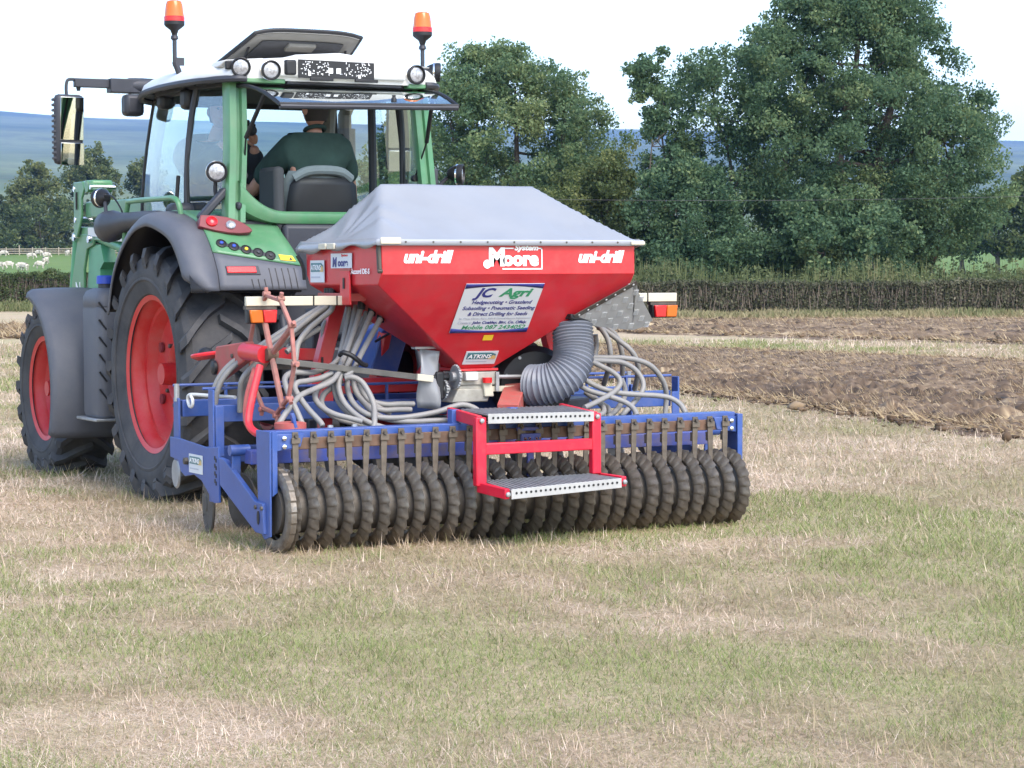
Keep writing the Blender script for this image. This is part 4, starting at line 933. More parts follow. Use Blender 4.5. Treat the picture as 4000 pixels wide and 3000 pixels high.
# mirrors on long arms
def mirror(s):
    b = B().tube(spline([(s*.60, 1.02, 2.745), (s*.72, 1.07, 2.755), (s*.82, 1.1, 2.755)], 5), [.055]*11, 12)
    b.box((s*.80, 1.09, 2.752), (.32, .10, .095)).box((s*1.05, 1.10, 2.765), (.30, .05, .06))
    b.tube(spline([(s*1.16, 1.1, 2.782), (s*1.235, 1.1, 2.785), (s*1.255, 1.1, 2.75), (s*1.255, 1.1, 2.66)], 5), .012, 8)
    m = b.build('mirror_arm', 'dark_plastic', TR, bev=.02)
    tl_ = .055 if s < 0 else .11
    n = Vector((.05 if s < 0 else -.22, -1, -tl_)).normalized(); rz = Matrix.Rotation(math.atan2(n.x, -n.y), 3, 'Z') @ Matrix.Rotation(tl_, 3, 'X')
    h = B().box((s*1.245, 1.1, 2.445), (.205, .07, .475), rz).build('mirror_housing', 'dark_plastic', m, bev=.03)
    c = Vector((s*1.245, 1.1, 2.445))+n*.042+Vector((.012*s*-1, 0, 0))
    B().box(c+Vector((0, 0, .075)), (.165, .006, .29), rz).build('mirror_glass', 'mirror', m, bev=.002)
    B().box(c+Vector((0, 0, -.165)), (.165, .006, .15), rz).build('wide_angle_glass', 'mirror', m, bev=.002)
    if s < 0:
        for k in range(12): B().box(Vector((s*1.345, 1.10, 2.25+k*.036)), (.02, .05, .018)).build('housing_rib', 'dark_plastic', m, bev=.004)
        B().box((-.80, 1.06, 2.62), (.14, .12, .15)).build('front_lamp', 'dark_plastic', m, bev=.03)
        B().box((-.72, .62, 2.62), (.10, .12, .11)).build('side_lamp', 'black', m, bev=.03)
        B().box((-.745, .10, 2.60), (.09, .13, .14)).build('pillar_lamp', 'black', m, bev=.03)
        B().lathe([(0, .012), (.04, .018)], (-1.17, 1.1, 2.71), (0, 0, 1), 10).build('arm_knob', 'black', m)
mirror(-1); mirror(1)

# inside: seat, wheel, console, screen
b = B().box((0, -.12, 1.62), (.50, .50, .13)).box((0, -.05, 1.42), (.36, .36, .3)); seat = b.build('driver_seat', 'seat_cloth', TR, bev=.04)
rows = []
for z, hwid, y in [(1.62, .22, -.34), (1.75, .245, -.365), (1.92, .24, -.385), (2.03, .225, -.40), (2.075, .18, -.40)]:
    rows.append([(u*hwid, y+.05*(u*u)-.0, z) for u in np.linspace(-1, 1, 9)])
B().sheet(rows).build('seat_back_shell', 'black', seat, solid=.05, ang=60)
rows = []
for z, hwid, y in [(1.62, .25, -.27), (1.85, .265, -.30), (2.03, .24, -.32), (2.12, .19, -.33)]:
    rows.append([(u*hwid, y+.07*(u*u), z) for u in np.linspace(-1, 1, 9)])
B().sheet(rows).build('seat_back_pad', 'seat_grey', seat, solid=.08, ang=70)
B().tube(spline([(-.20, -.36, 2.075), (-.12, -.385, 2.118), (0, -.39, 2.128), (.12, -.385, 2.118), (.20, -.36, 2.075)], 5), .032, 10).build('seat_top_roll', 'seat_grey', seat)
B().box((-.13, -.435, 1.77), (.045, .006, .05)).build('seat_label', 'sticker', seat)
B().box((-.29, -.2, 1.9), (.075, .30, .5)).build('left_armrest', 'interior', seat, bev=.03)
sw = Vector((0, .72, 2.06)); ax = Vector((0, -.75, .66)).normalized()
u1 = Vector((1, 0, 0)); u2 = ax.cross(u1)
st = B().tube([sw+(u1*math.cos(a)+u2*math.sin(a))*.20 for a in np.linspace(0, 2*math.pi, 33)[:-1]], .016, 8, closed=True)
for a in (.3, 2.8, 4.7): st.tube([sw, sw+(u1*math.cos(a)+u2*math.sin(a))*.2], .012, 6)
st.lathe([(-.03, .05), (.02, .05)], sw, ax, 16); st.tube([sw, sw-ax*.5], .035, 10); st.build('steering_wheel', 'black', TR)
B().box((0, .98, 1.83), (.5, .2, .3)).build('dashboard', 'black', TR, bev=.05)
mo = B().box((.40, .25, 2.05), (.22, .035, .17), Matrix.Rotation(.35, 3, 'Z')).build('terminal', 'black', TR, bev=.01)
B().box((.394, .232, 2.052), (.185, .01, .135), Matrix.Rotation(.35, 3, 'Z')).build('screen', 'screen', mo)
B().tube([(.42, .27, 2.0), (.46, .3, 1.8)], .016, 8).build('terminal_arm', 'black', mo)
b = B().tube([(.62, -.1, 1.75), (.62, -.1, 1.98)], .02, 8).lathe([(0, .015), (.03, .03), (.06, .03), (.075, .01)], (.62, -.1, 1.97), (0, 0, 1), 12); b.build('control_lever', 'black', TR)
# right-hand cab post with perforated trim
B().tube(spline([(.73, .45, 1.6), (.73, .45, 2.1), (.70, .4, 2.66)], 5), .03, 8).build('door_post', 'dark_plastic', cab)

# loader frame on the left and right
def loader(s):
    X = s*.66
    col = [(2.60, 1.76), (2.21, 1.76), (2.24, 1.676), (2.39, 1.65), (2.47, 1.50), (2.47, 1.20), (2.80, 1.20), (2.78, 1.39)]
    hd_ = [(2.62, 2.15), (2.40, 2.15), (2.36, 2.10), (2.43, 2.02), (2.43, 1.90), (2.46, 1.85), (2.55, 1.74), (2.62, 1.74)]
    b = B().prism([(X-.06, y, z) for y, z in col], (.022, 0, 0)).prism([(X+.06, y, z) for y, z in col], (.022, 0, 0)); L_ = b.build('loader_column', 'green', TR, bev=.006)
    for dx in (-.085, .085): B().prism([(X+dx, y, z) for y, z in hd_], (.018, 0, 0)).build('column_head', 'green', L_, bev=.006)
    for dx in (-.090,): B().box((X+dx, 2.53, 2.01), (.012, .016, .13)).build('head_slot', 'black', L_)
    B().prism([(X-.04, y, z) for y, z in [(2.44, 1.2), (2.12, 1.2), (2.14, 1.50), (2.05, 1.55), (2.12, 1.68), (2.40, 1.68)]], (.1, 0, 0)).build('column_web', 'hydraulic', L_)
    B().lathe([(-.085, .045), (.1, .045)], (X, 2.30, 2.11), (1, 0, 0), 20).build('pivot_tube', 'green', L_); B().prism([(X-.08, y, z) for y, z in [(2.45, 2.155), (2.20, 2.155), (2.20, 2.08), (2.45, 2.08)]], (.17, 0, 0)).build('head_block', 'green', L_, bev=.02)
    for y, z, r in [(2.60, 2.10, .022), (2.58, 1.87, .022), (2.63, 1.74, .030), (2.2, 2.1, .018), (2.27, 1.72, .028)]:
        B().lathe([(-.09, r), (-.075, r*1.1), (.1, r)], (X, y, z), (1, 0, 0), 14).build('pin', 'chrome', L_)
    B().prism([(X-.055, y, z) for y, z in [(2.66, 1.82), (1.2, 1.78), (1.2, 1.68), (2.2, 1.71), (2.66, 1.74)]], (.10, 0, 0)).build('brace_plate', 'sticker' if False else 'green', L_, bev=.004)
    B().prism([(X-.062, y, z) for y, z in [(2.35, 1.808), (1.2, 1.775), (1.2, 1.685), (1.8, 1.70), (2.1, 1.735), (2.35, 1.745)]], (.004, 0, 0)).build('white_stripe', 'white_paint', L_)
    B().prism([(X-.05, y, z) for y, z in [(2.44, 2.0), (1.0, 1.99), (1.0, 1.87), (2.44, 1.88)]], (.12, 0, 0)).build('loader_arm', 'green', L_, bev=.01)
    B().tube([(X, 2.22, 1.73), (X, 1.1, 1.56)], .042, 14).build('lift_cylinder', 'hydraulic', L_)
    B().tube([(X-.03, 2.70, 1.74), (X-.03, 2.86, 1.15)], .036, 12).build('tilt_cylinder', 'hydraulic', L_)
    text('N', 'column_mark', 'ink_white', L_, (X-.064, 2.66, 1.29), (0, -1, 0), (0, .1, 1), .17, 0, .0) if s < 0 else None
    B().box((X, 2.28, 1.05), (.16, .4, .5)).build('mounting_block', 'dark_plastic', L_, bev=.01)
loader(-1); loader(1)
# handrail, front-lamp arm
B().tube(spline([(-.98, .74, 1.55), (-.98, .72, 1.75), (-.98, .66, 1.92), (-.98, .58, 1.945), (-.96, .0, 1.945), (-.95, -.18, 1.94), (-.94, -.24, 1.90), (-.93, -.25, 1.82)], 6), .018, 10).build('handrail', 'green', TR)
rows = []
ctr = [(.93, 1.765, .105), (.99, 1.77, .10), (1.05, 1.79, .07), (1.08, 1.80, .02)]
pts = [(-.97, .05, 1.815), (-.98, .3, 1.82), (-.99, .6, 1.815), (-1.0, .78, 1.80), (-1.0, .90, 1.79), (-1.0, 1.0, 1.785), (-1.0, 1.06, 1.79), (-1.0, 1.09, 1.8)]
B().tube(pts, [.055, .055, .058, .075, .105, .11, .075, .01], 16).build('lamp_arm', 'dark_plastic', TR)
fl2 = lamp((-1.0, 1.17, 1.985), (-.25, 1, -.05), .062, stalk=[(-1.0, 1.06, 1.88), (-1.0, 1.02, 1.84)])
B().tube(spline([(-1.0, 1.12, 2.0), (-.99, .95, 1.99), (-.98, .8, 1.9), (-.98, .75, 1.84)], 5), .006, 6).build('lamp_cable', 'black', fl2)
B().box((-.83, .05, 1.86), (.16, .18, .12)).build('mirror_foot', 'dark_plastic', TR, bev=.04)

# ================================================================== SEED DRILL
DR = empty('seed_drill', (0, -2.6, 0), 'red hopper seed drill on a blue frame with a toothed packer roller', 'seed drill')
# ---- hopper
RH = -2.99; FH = -1.95
T0 = 1.61
def quad(p): return p
top = [(-.79, RH, T0), (.79, RH, T0), (.79, FH, T0), (-.79, FH, T0)]
V = top+[(-.79, RH, 1.448), (.79, RH, 1.448), (.785, FH, 1.448), (-.785, FH, 1.448),      # 4-7 rear/front folds
         (-.79, RH+.0465, 1.39), (.79, RH+.0465, 1.39), (.785, FH-.0465*.9, 1.39), (-.785, FH-.0465*.9, 1.39),  # 8-11 side folds
         (-.10, -2.56, .912), (.10, -2.56, .912), (.10, -2.36, .912), (-.10, -2.36, .912)]
F = [(0, 1, 5, 4), (2, 3, 7, 6), (4, 5, 9, 13, 12, 8), (6, 7, 11, 15, 14, 10), (1, 2, 6, 10, 9, 5), (3, 0, 4, 8, 11, 7), (9, 10, 14, 13), (11, 8, 12, 15), (12, 13, 14, 15)]
hp = B().add(V, F).build('hopper', 'red', DR, bev=.006, ang=10)
B().box((0, -2.46, .905), (.25, .25, .014)).build('outlet_flange', 'red', hp, bev=.003)
# side bracket with slot
br = B().prism([(-.797, -2.48, 1.475), (-.797, -2.60, 1.475), (-.797, -2.61, 1.28), (-.797, -2.47, 1.28)], (-.012, 0, 0)).build('hopper_bracket', 'red', hp, bev=.004)
B().box((-.812, -2.535, 1.40), (.006, .018, .06)).build('slot', 'black', br)
B().box((-.80, -2.55, 1.455+.018), (.022, .13, .008)).build('bracket_lip', 'red_faded', br)
# lettering on the rear panel
ry = RH-.004; sx, sz = (1, 0, 0), (0, 0, 1)
text('uni-drill', 'lettering', 'ink_white', hp, (-.665, ry, 1.512), sx, sz, .092, .30, .0042, width=.30)
text('uni-drill', 'lettering', 'ink_white', hp, (.415, ry, 1.512), sx, sz, .092, .30, .0042, width=.30)
lg = text('oore', 'lettering', 'ink_white', hp, (-.055, ry, 1.497), sx, sz, .105, 0, .006, width=.225)
text('M', 'lettering', 'ink_white', hp, (-.145, ry, 1.498), sx, sz, .13, .0, .008, width=.098)
text('System', 'lettering', 'ink_white', hp, (.015, ry, 1.579), sx, sz, .040, .25, .0018, width=.15)
lt = B().tube([(-.155, ry, 1.505), (-.16, ry, 1.495)], .004, 6).lathe([(0, .024), (.002, .024)], (-.155, ry, 1.502), (0, -1, 0), 20)
lt.build('logo_dot', 'ink_white', hp)
B().prism([(-.055, ry, 1.585), (.01, ry, 1.585), (.01, ry, 1.592), (-.055, ry, 1.592)], (0, -.001, 0)).build('logo_line', 'ink_white', hp)
for q in ([(.165, 1.585), (.19, 1.585), (.19, 1.592), (.165, 1.592)], [(.183, 1.478), (.19, 1.478), (.19, 1.592), (.183, 1.592)], [(-.06, 1.472), (.19, 1.472), (.19, 1.479), (-.06, 1.479)]):
    B().prism([(x, ry, z) for x, z in q], (0, -.001, 0)).build('logo_line', 'ink_white', hp)
# board on the sloping panel
dn = Vector((0, .43, -.536)).normalized(); nn = Vector((0, -.536, -.43)).normalized(); upv = -dn
def sl(x, t, lift=.004): # t metres down the slope from the fold
    return Vector((x, RH, 1.448))+dn*t+nn*lift
t0, t1 = .064, .415
sg = B().prism([sl(-.262, t0), sl(.226, t0), sl(.226, t1), sl(-.262, t1)], nn*.004).build('advert_board', 'sticker', hp, bev=.001)
def band(t_a, t_b, c, name):
    n = 12; a = []; b2 = []
    for i in range(n+1):
        x = -.262+.488*i/n; k = math.sin(math.pi*i/n); a.append(sl(x, t_a, .0085)); b2.append(sl(x, t_b+(c*k), .0085))
    m_ = B(); m_.sheet([a, b2]); m_.build(name, 'ink_navy', sg, solid=.001)
band(t0, t0+.034, -.020, 'board_band'); band(t1, t1-.034, .020, 'board_band')
def bl(body, x, t, size, m_, width, shear=.18, bold=.0005): return text(body, 'board_text', m_, sg, sl(x, t, .0092), sx, upv, size, shear, bold, width=width)
bl('JC', -.180, t0+.092, .088, 'ink_navy', .13, .3, .0032); bl('Agri', -.03, t0+.088, .080, 'ink_green', .205, .25, .0028)
bl('Hedgecutting • Grassland', -.19, t0+.142, .036, 'ink_navy', .375); bl('Subsoiling • Pneumatic Seeding', -.235, t0+.184, .036, 'ink_navy', .455)
bl('& Direct Drilling for Seeds', -.19, t0+.226, .036, 'ink_navy', .375); bl('Eg. Grass, Clover, Rape, Kale & General Pasture Rejuvenation', -.235, t0+.252, .018, 'ink_grey', .45, bold=0.)
bl('Contact:', -.235, t0+.285, .028, 'ink_grey', .085, bold=.0003); bl('John Coakley, Birr, Co. Offaly.', -.14, t0+.285, .028, 'ink_navy', .345, bold=.0006); bl('Mobile 087 2434052', -.20, t0+.324, .040, 'ink_green', .40)
B().prism([sl(-.035, .437), sl(.026, .437), sl(.026, .475), sl(-.035, .475)], nn*.001).build('yellow_label', 'yellow', hp)
def atkins(o, ux, uz, n, w, h, parent, tall=False):
    o, ux, uz, n = Vector(o), Vector(ux), Vector(uz), Vector(n)
    p = lambda u, v, l=.0: o+ux*u*w+uz*v*h+n*l
    s_ = B().prism([p(0, 0), p(1, 0), p(1, 1), p(0, 1)], n*.002).build('dealer_sticker', 'sticker', parent)
    v0, v1 = (.48, .88) if tall else (.42, .90)
    B().prism([p(.06, v0, .003), p(.94, v0, .003), p(.94, v1-.12, .003), p(.80, v1, .003), p(.06, v1, .003)], n*.001).build('sticker_panel', 'ink_teal', s_)
    B().prism([p(.72, v0, .0045), p(.96, v0, .0045), p(.95, v0+.2, .0045), p(.86, v0+.3, .0045)], n*.0005).build('sticker_field', 'ink_ochre', s_)
    text('ATKINS', 'sticker_text', 'ink_white', s_, p(.09, v0+.08, .006), ux, uz, h*(v1-v0)*.85, .12, .0008, width=w*.72, depth=.0008)
    B().prism([p(.08, .2, .003), p(.72, .2, .003), p(.72, .27, .003), p(.08, .27, .003)], n*.001).build('sticker_line', 'ink_grey', s_)
    return s_
atkins(sl(-.108, .652, .003), sx, upv, nn, .205, .096, hp)
xs_ = -.795
def side_sheet(y0, z0, w_, h_): return (xs_, y0, z0), (0, -1, 0), (0, 0, 1), (-1, 0, 0), w_, h_
atkins(*side_sheet(-2.03, 1.405, .20, .125), hp, True)
mp_ = B().prism([(xs_, -2.325, 1.484), (xs_, -2.614, 1.484), (xs_, -2.614, 1.566), (xs_, -2.325, 1.566)], (-.002, 0, 0)).build('maker_sticker', 'sticker', hp)
text('M', 'sticker_text', 'ink_navy', mp_, (xs_-.003, -2.35, 1.494), (0, -1, 0), (0, 0, 1), .07, .1, .004, width=.06); text('oore', 'sticker_text', 'ink_navy', mp_, (xs_-.003, -2.425, 1.496), (0, -1, 0), (0, 0, 1), .056, 0, .003, width=.14)
text('System', 'sticker_text', 'red_lens', mp_, (xs_-.003, -2.47, 1.549), (0, -1, 0), (0, 0, 1), .02, .2, .0006, width=.09)
text('Accord DE-S', 'lettering', 'ink_white', hp, (xs_-.002, -2.60, 1.452), (0, -1, 0), (0, 0, 1), .040, 0, .001, width=.25)
# ---- tarpaulin cover: ridge, sagging sheet, hem
def cov(u, v):
    """u -1..1 across, v 0 rear hem .. 1 front hem"""
    x = u*.815; y = -3.01+(1.09)*v
    # ridge along x between +-.5 at y=-2.3
    yr = -2.32; ey = (v-(yr+3.01)/1.09)
    ky = 1-(abs(ey)/((yr+3.01)/1.09) if ey < 0 else ey/(1-(yr+3.01)/1.09))
    kx = 1 if abs(u) < .60 else 1-(abs(u)-.60)/.40
    k = max(0., min(ky, kx)); k = k**(1.04) if kx > ky else k**1.12
    z = 1.625+.338*k
    soft = math.sin(k*math.pi)*.005*math.sin(u*7+v*5)-.006*math.sin(k*math.pi)
    nz = mnoise.noise(Vector((u*4.5, v*3.2, 1.7)))*.004+mnoise.noise(Vector((u*13, v*7, 4.1)))*.001
    crease = .010*math.sin(9*math.atan2(v-.5, (u+1.)*.8))*max(0, 1-abs(u+.82)/.22)
    rid = -abs(mnoise.noise(Vector((u*5+v*4, v*2.2-u*2, 7.3))))*.014*max(0, 1-abs(u+.75)/.4)-abs(mnoise.noise(Vector((u*9-v*3, v*6, 2.2))))*.006*(1-k)
    return (x, y, z+soft+(nz+crease+rid)*min(1, k*6))
us = np.linspace(-1, 1, 81); vs = np.linspace(0, 1, 49)
cv = B().sheet([[cov(u, v) for u in us] for v in vs])
cover = cv.build('tarpaulin_cover', 'tarp', DR, solid=.006, ang=75)
md = cover.modifiers.new('smooth', 'SMOOTH'); md.factor = .5; md.iterations = 1
def hem(pts, nm): return B().tube(pts, .021, 10).build(nm, 'tarp_hem', cover)
def skirt(pts, z1, z2, name):
    return B().sheet([[(p[0]*k, p[1]+d, z) for p in pts] for z, k, d in ((1.635, 1., 0), (z1, 1.006, 0), (z2, 1.0, 0))]).build(name, 'tarp_hem', cover, solid=.004, ang=80)
skirt([(x, -3.018, 0) for x in np.linspace(-.83, .83, 20)], 1.66-.03, 1.603, 'rear_hem')
zsag = lambda y: 1.598-.030*max(0, (y+2.75)/.8)**1.1
for s in (-1, 1):
    ys = np.linspace(-3.018, -1.90, 24)
    B().sheet([[(s*(.80+.0*k), y, 1.64) for y in ys], [(s*.832, y, 1.615+.5*(zsag(y)-1.598)) for y in ys], [(s*.828, y, zsag(y)-.012*math.sin(y*17)) for y in ys]]).build('side_hem', 'tarp', cover, solid=.004, ang=80)
for i in range(9): B().lathe([(0, .006), (.003, .005)], (-.66+.165*i, -3.022, 1.622), (0, -1, 0), 8).build('eyelet', 'steel_dark', cover)
bpos = (-.752, -3.028, 1.628)
B().box(bpos, (.12, .01, .036)).build('hem_plate', 'cream_board', cover, bev=.004)
B().box((.79, -3.026, 1.618), (.09, .012, .02)).build('hem_plate', 'cream_board', cover, bev=.004)
for y in (-2.30, -2.42): B().box((-.836, y, 1.606), (.012, .10, .034)).build('hem_clip', 'cream_board', cover, bev=.004)
lt = B().beam((-.80, -2.97, 1.635), (-.80, -2.985, 1.47), .02, .03).beam((-.80, -2.985, 1.47), (-.80, -3.0, 1.40+.06), .03, .02).build('cover_latch', 'steel_dark', cover, bev=.005)
B().tube(spline([(-.83, -1.92, 1.56), (-.80, -1.93, 1.50), (-.79, -1.93, 1.42)], 4), .012, 6).build('tie_strap', 'black', cover)

# ---- frame
def bar(name, p, q, w_, h_, m='blue', up=(0, 0, 1), bev=.004, parent=DR): return B().beam(p, q, w_, h_, up).build(name, m, parent, bev=bev)
for y, z in ((-2.235, .685), (-1.735, .69)):
    bar('cross_beam', (-1.48, y, z), (1.48, y, z), .06, .095)
bar('cross_beam', (-1.46, -1.9, .43), (1.46, -1.9, .43), .09, .09); bar('cross_beam', (-1.46, -2.72, .475), (1.46, -2.72, .475), .10, .075, 'blue_dirty')
for y in (-2.20, -1.72):
    B().tube([(-1.52, y, .822), (1.52, y, .822)], .008, 8).build('guard_rod', 'blue', DR)
    for x in (-1.2, -.4, .4, 1.2): B().beam((x, y, .73), (x, y, .82), .012, .02).build('rod_stay', 'blue', DR)
for s in (-1, 1):
    X = s*1.50
    bar('frame_post', (X, -1.725, .39), (X, -1.725, .75), .012, .09, up=(0, 1, 0)); bar('frame_post', (X, -2.285, .20), (X, -2.285, .82), .012, .075, up=(0, 1, 0))
    bar('frame_post', (X+.03*s*-1, -2.33, .45), (X+.03*s*-1, -2.33, .73), .05, .012, up=(0, 1, 0))
    B().tube([(X, -1.725, .73), (X, -1.725, .83)], .016, 10).build('pivot_pin', 'zinc', DR)
    sp_ = [(-1.66, .525), (-1.80, .525), (-2.27, .50), (-2.44, .515), (-2.445, .21), (-2.36, .20), (-2.25, .265), (-2.17, .31), (-2.05, .335), (-1.9, .315), (-1.83, .34), (-1.79, .40), (-1.66, .41)]
    pl_ = B().prism([(X+s*.009, y, z) for y, z in sp_], (s*.012, 0, 0)).build('side_plate', 'blue', DR, bev=.003)
    for k in range(4):
        for j in range(2): B().box((X+s*.0215, -2.385-.018*j, .45-.042*k-.012*j), (.004, .014, .022)).build('slot', 'black', pl_)
    B().lathe([(0, .022), (.02, .022), (.024, .016)], (X+s*.021, -1.95, .405), (s, 0, 0), 6).build('bolt', 'steel_dark', pl_)
    X = -1.50 if s < 0 else 1.402
    ar_ = [(-2.46, .46), (-2.545, .452), (-2.985, .265), (-3.09, .26), (-3.105, .10), (-2.99, .10), (-2.47, .31)]
    am = B().prism([(X+s*.0135-.0135, y, z) for y, z in ar_], (.027, 0, 0)).build('roller_arm', 'blue', DR, bev=.004)
    ep = B().prism([(X+s*.004-.006, y, z) for y, z in [(-2.965, .638), (-3.158, .638), (-3.150, .09), (-3.07, .07), (-3.02, .10), (-2.985, .26)]], (.012, 0, 0)).build('end_plate', 'blue', DR, bev=.003)
    B().prism([(X-s*.002, -3.155, .638), (X-s*.002, -3.155, .30), (X-s*.03, -3.155, .32), (X-s*.03, -3.155, .638)], (0, -.010, 0)).build('end_flange', 'blue', ep, bev=.002)
    B().prism([(X+s*.0275, y, z) for y, z in [(-3.035+.016*math.cos(a), .182+.036*math.sin(a)) for a in np.linspace(0, 2*math.pi, 17)[:-1]]], (s*.004, 0, 0)).build('slot', 'black', am)
    for y, z in ((-3.0, .235), (-3.085, .235)): B().lathe([(0, .012), (.01, .012)], (X+s*.026, y, z), (s, 0, 0), 6).build('bolt', 'steel_dark', am)
    X = s*1.5
    B().beam((X, -2.66, .50), (X, -2.63, .25), .05, .014, up=(0, 1, 0)).build('depth_lever', 'blue', DR, bev=.004); B().lathe([(-.06, .03), (.05, .03)], (X+.02, -2.66, .51), (1, 0, 0), 14).build('lever_boss', 'blue', DR)
    # linkage and discs in front
    dsk = B().lathe([(-.008, .165), (0, .172), (.008, .165), (.014, .05), (.02, .04)], (s*1.42, -2.01, .165), (s, .18, 0), 40).build('coulter_disc', 'steel_dark', DR, ang=25)
    for k in range(6): a = k*math.pi/3; B().lathe([(0, .009), (.006, .009)], (s*1.435, -2.01+math.cos(a)*.075, .165+math.sin(a)*.075), (s, .18, 0), 6).build('bolt', 'steel_dark', dsk)
    B().lathe([(-.006, .085), (0, .09), (.008, .08)], (s*1.47, -1.62, .31), (s, .1, 0), 24).build('scraper_disc', 'zinc', DR)
atkins((-1.5235, -1.985, .345), (0, -1, 0), (0, 0, 1), (-1, 0, 0), .215, .105, DR, True)
# white hook rod on the left
B().tube(spline([(-1.35, -2.26, .772), (-1.42, -1.98, .773), (-1.45, -1.86, .773), (-1.46, -1.81, .765), (-1.46, -1.80, .735), (-1.46, -1.83, .705), (-1.46, -1.87, .71), (-1.46, -1.875, .745), (-1.46, -1.85, .765)], 6), .010, 8).build('hook_rod', 'white_paint', DR)
# more coulter rows under the frame
dk = None
for r_, y in enumerate((-1.95, -2.25)):
    for k in range(9):
        x = -1.2+.3*k+(.15 if r_ else 0)
        if abs(x) > 1.36: continue
        lg_ = B().beam((x, y+.12, .44), (x, y, .2), .03, .05).build('coulter_leg', 'steel_dark', DR)
        B().lathe([(-.006, .16), (0, .166), (.006, .16), (.02, .05)], (x, y-.02, .16), (1, .15, 0), 28).build('disc', 'steel_dark', lg_)

# ---- packer roller: 26 toothed rings on a drum
YR, ZR, RR_ = -3.09, .222, .222
sh = B().tube([(-1.47, YR, ZR), (1.385, YR, ZR)], .125, 24); sh.build('roller_drum', 'steel_dark', DR)
def ring_mesh():
    n = 176; nt_ = 22; b = B(); rows = []
    for k in range(n):
        ph = 2*math.pi*k/n; q = (k/(n/nt_)) % 1.0; w_ = (q if q < .8 else (1-q)*4)-.5
        pr = [(-.030, .150), (-.036, .164), (-.034, .172+.010*w_), (-.018, .192+.017*w_), (.002+.006*w_, .209+.015*w_), (.014+.014*w_, .220+.008*w_), (.018+.014*w_, .217+.008*w_), (.018+.006*w_, .20), (.012, .182), (.014, .150)]
        rows.append([(x*.72, math.cos(ph)*r, math.sin(ph)*r) for x, r in pr])
    rows.append(rows[0]); b.sheet(rows)
    return b
rb = ring_mesh(); r0 = rb.build('packer_ring', 'ring_steel', None, ang=22, org=(0, 0, 0))
rnd = random.Random(5); NR = 28; xs_r = [-1.405+.1015*i for i in range(NR)]
for i, x in enumerate(xs_r):
    o = r0 if i == 0 else r0.copy()
    if i: COL.objects.link(o)
    o.parent = DR; o.location = Vector((x+(.012 if i >= 14 else -.008), YR, ZR))-ORG[DR.name]; o.rotation_euler = (rnd.uniform(0, 6.28), rnd.uniform(-.012, .012), rnd.uniform(-.02, .02))
# outermost ring on the left: broad band with open centre
b = B(); rows = []
for k in range(145):
    ph = 2*math.pi*k/144; q = (k/6) % 1.0; ro = .226-.007*(1-q)
    rows.append([(x, math.cos(ph)*r, math.sin(ph)*r) for x, r in [(-1.462, .155), (-1.468, .188), (-1.466, ro-.016), (-1.455, ro), (-1.425, ro), (-1.42, ro-.01), (-1.42, .18)]])
eo = [(x, Vector((0, 0, 0))) for x in (0,)]
b = B().sheet([[(p[0], p[1]+YR, p[2]+ZR) for p in r] for r in rows]); b.build('end_ring', 'ring_steel', DR, ang=28)
# scraper carrier and scrapers
bar('roller_beam', (-1.49, -3.06, .604), (1.39, -3.06, .615), .10, .065)
bar('scraper_bar', (-1.36, -3.127, .568), (1.32, -3.127, .580), .012, .062, 'rust')
for s in (-1, 1):
    q = 0 if s < 0 else -.085
    pp = B().prism([(s*1.465+q, -3.123, .622), (s*1.31+q, -3.123, .622), (s*1.33+q, -3.123, .552), (s*1.465+q, -3.123, .532)], (0, -.020, 0)).build('bar_bracket', 'blue', DR, bev=.004)
    for z in (.60, .556): B().lathe([(0, .013), (.012, .012), (.014, .006)], (s*1.425+q, -3.143, z), (0, -1, 0), 12).build('bolt', 'chrome', pp)
sc = B().add([(-.017, 0, .065), (.017, 0, .065), (.017, 0, -.06), (.012, -.0, -.20), (.006, .0, -.335), (-.006, .0, -.335), (-.014, 0, -.2), (-.017, 0, -.06)] + [(x, -.010, z) for x, z in [(-.017, .065), (.017, .065), (.017, -.06), (.012, -.20), (.006, -.335), (-.006, -.335), (-.014, -.2), (-.017, -.06)]],
    [tuple(range(7, -1, -1)), tuple(range(8, 16))]+[(i, (i+1) % 8, 8+(i+1) % 8, 8+i) for i in range(8)])
sc.box((0, -.014, .02), (.05, .012, .03)); sc.box((0, .012, -.05), (.03, .02, .05))
s0 = sc.build('scraper', 'scraper', None, org=(0, 0, 0), bev=.002, smooth=False)
n0 = B().lathe([(0, .011), (.012, .011)], (0, -.018, .045), (0, -1, 0), 6).build('bolt', 'steel_dark', s0)
for i in range(NR-1):
    x = .5*(xs_r[i]+xs_r[i+1])+(.012 if i >= 14 else (-.008 if i < 13 else 0))
    if i == 0: o = s0
    else: o = dup(s0)
    o.parent = DR; o.location = Vector((x, -3.14, .565))-ORG[DR.name]; o.rotation_euler = (rnd.uniform(-.02, .03), rnd.uniform(-.03, .03), rnd.uniform(-.1, .1))

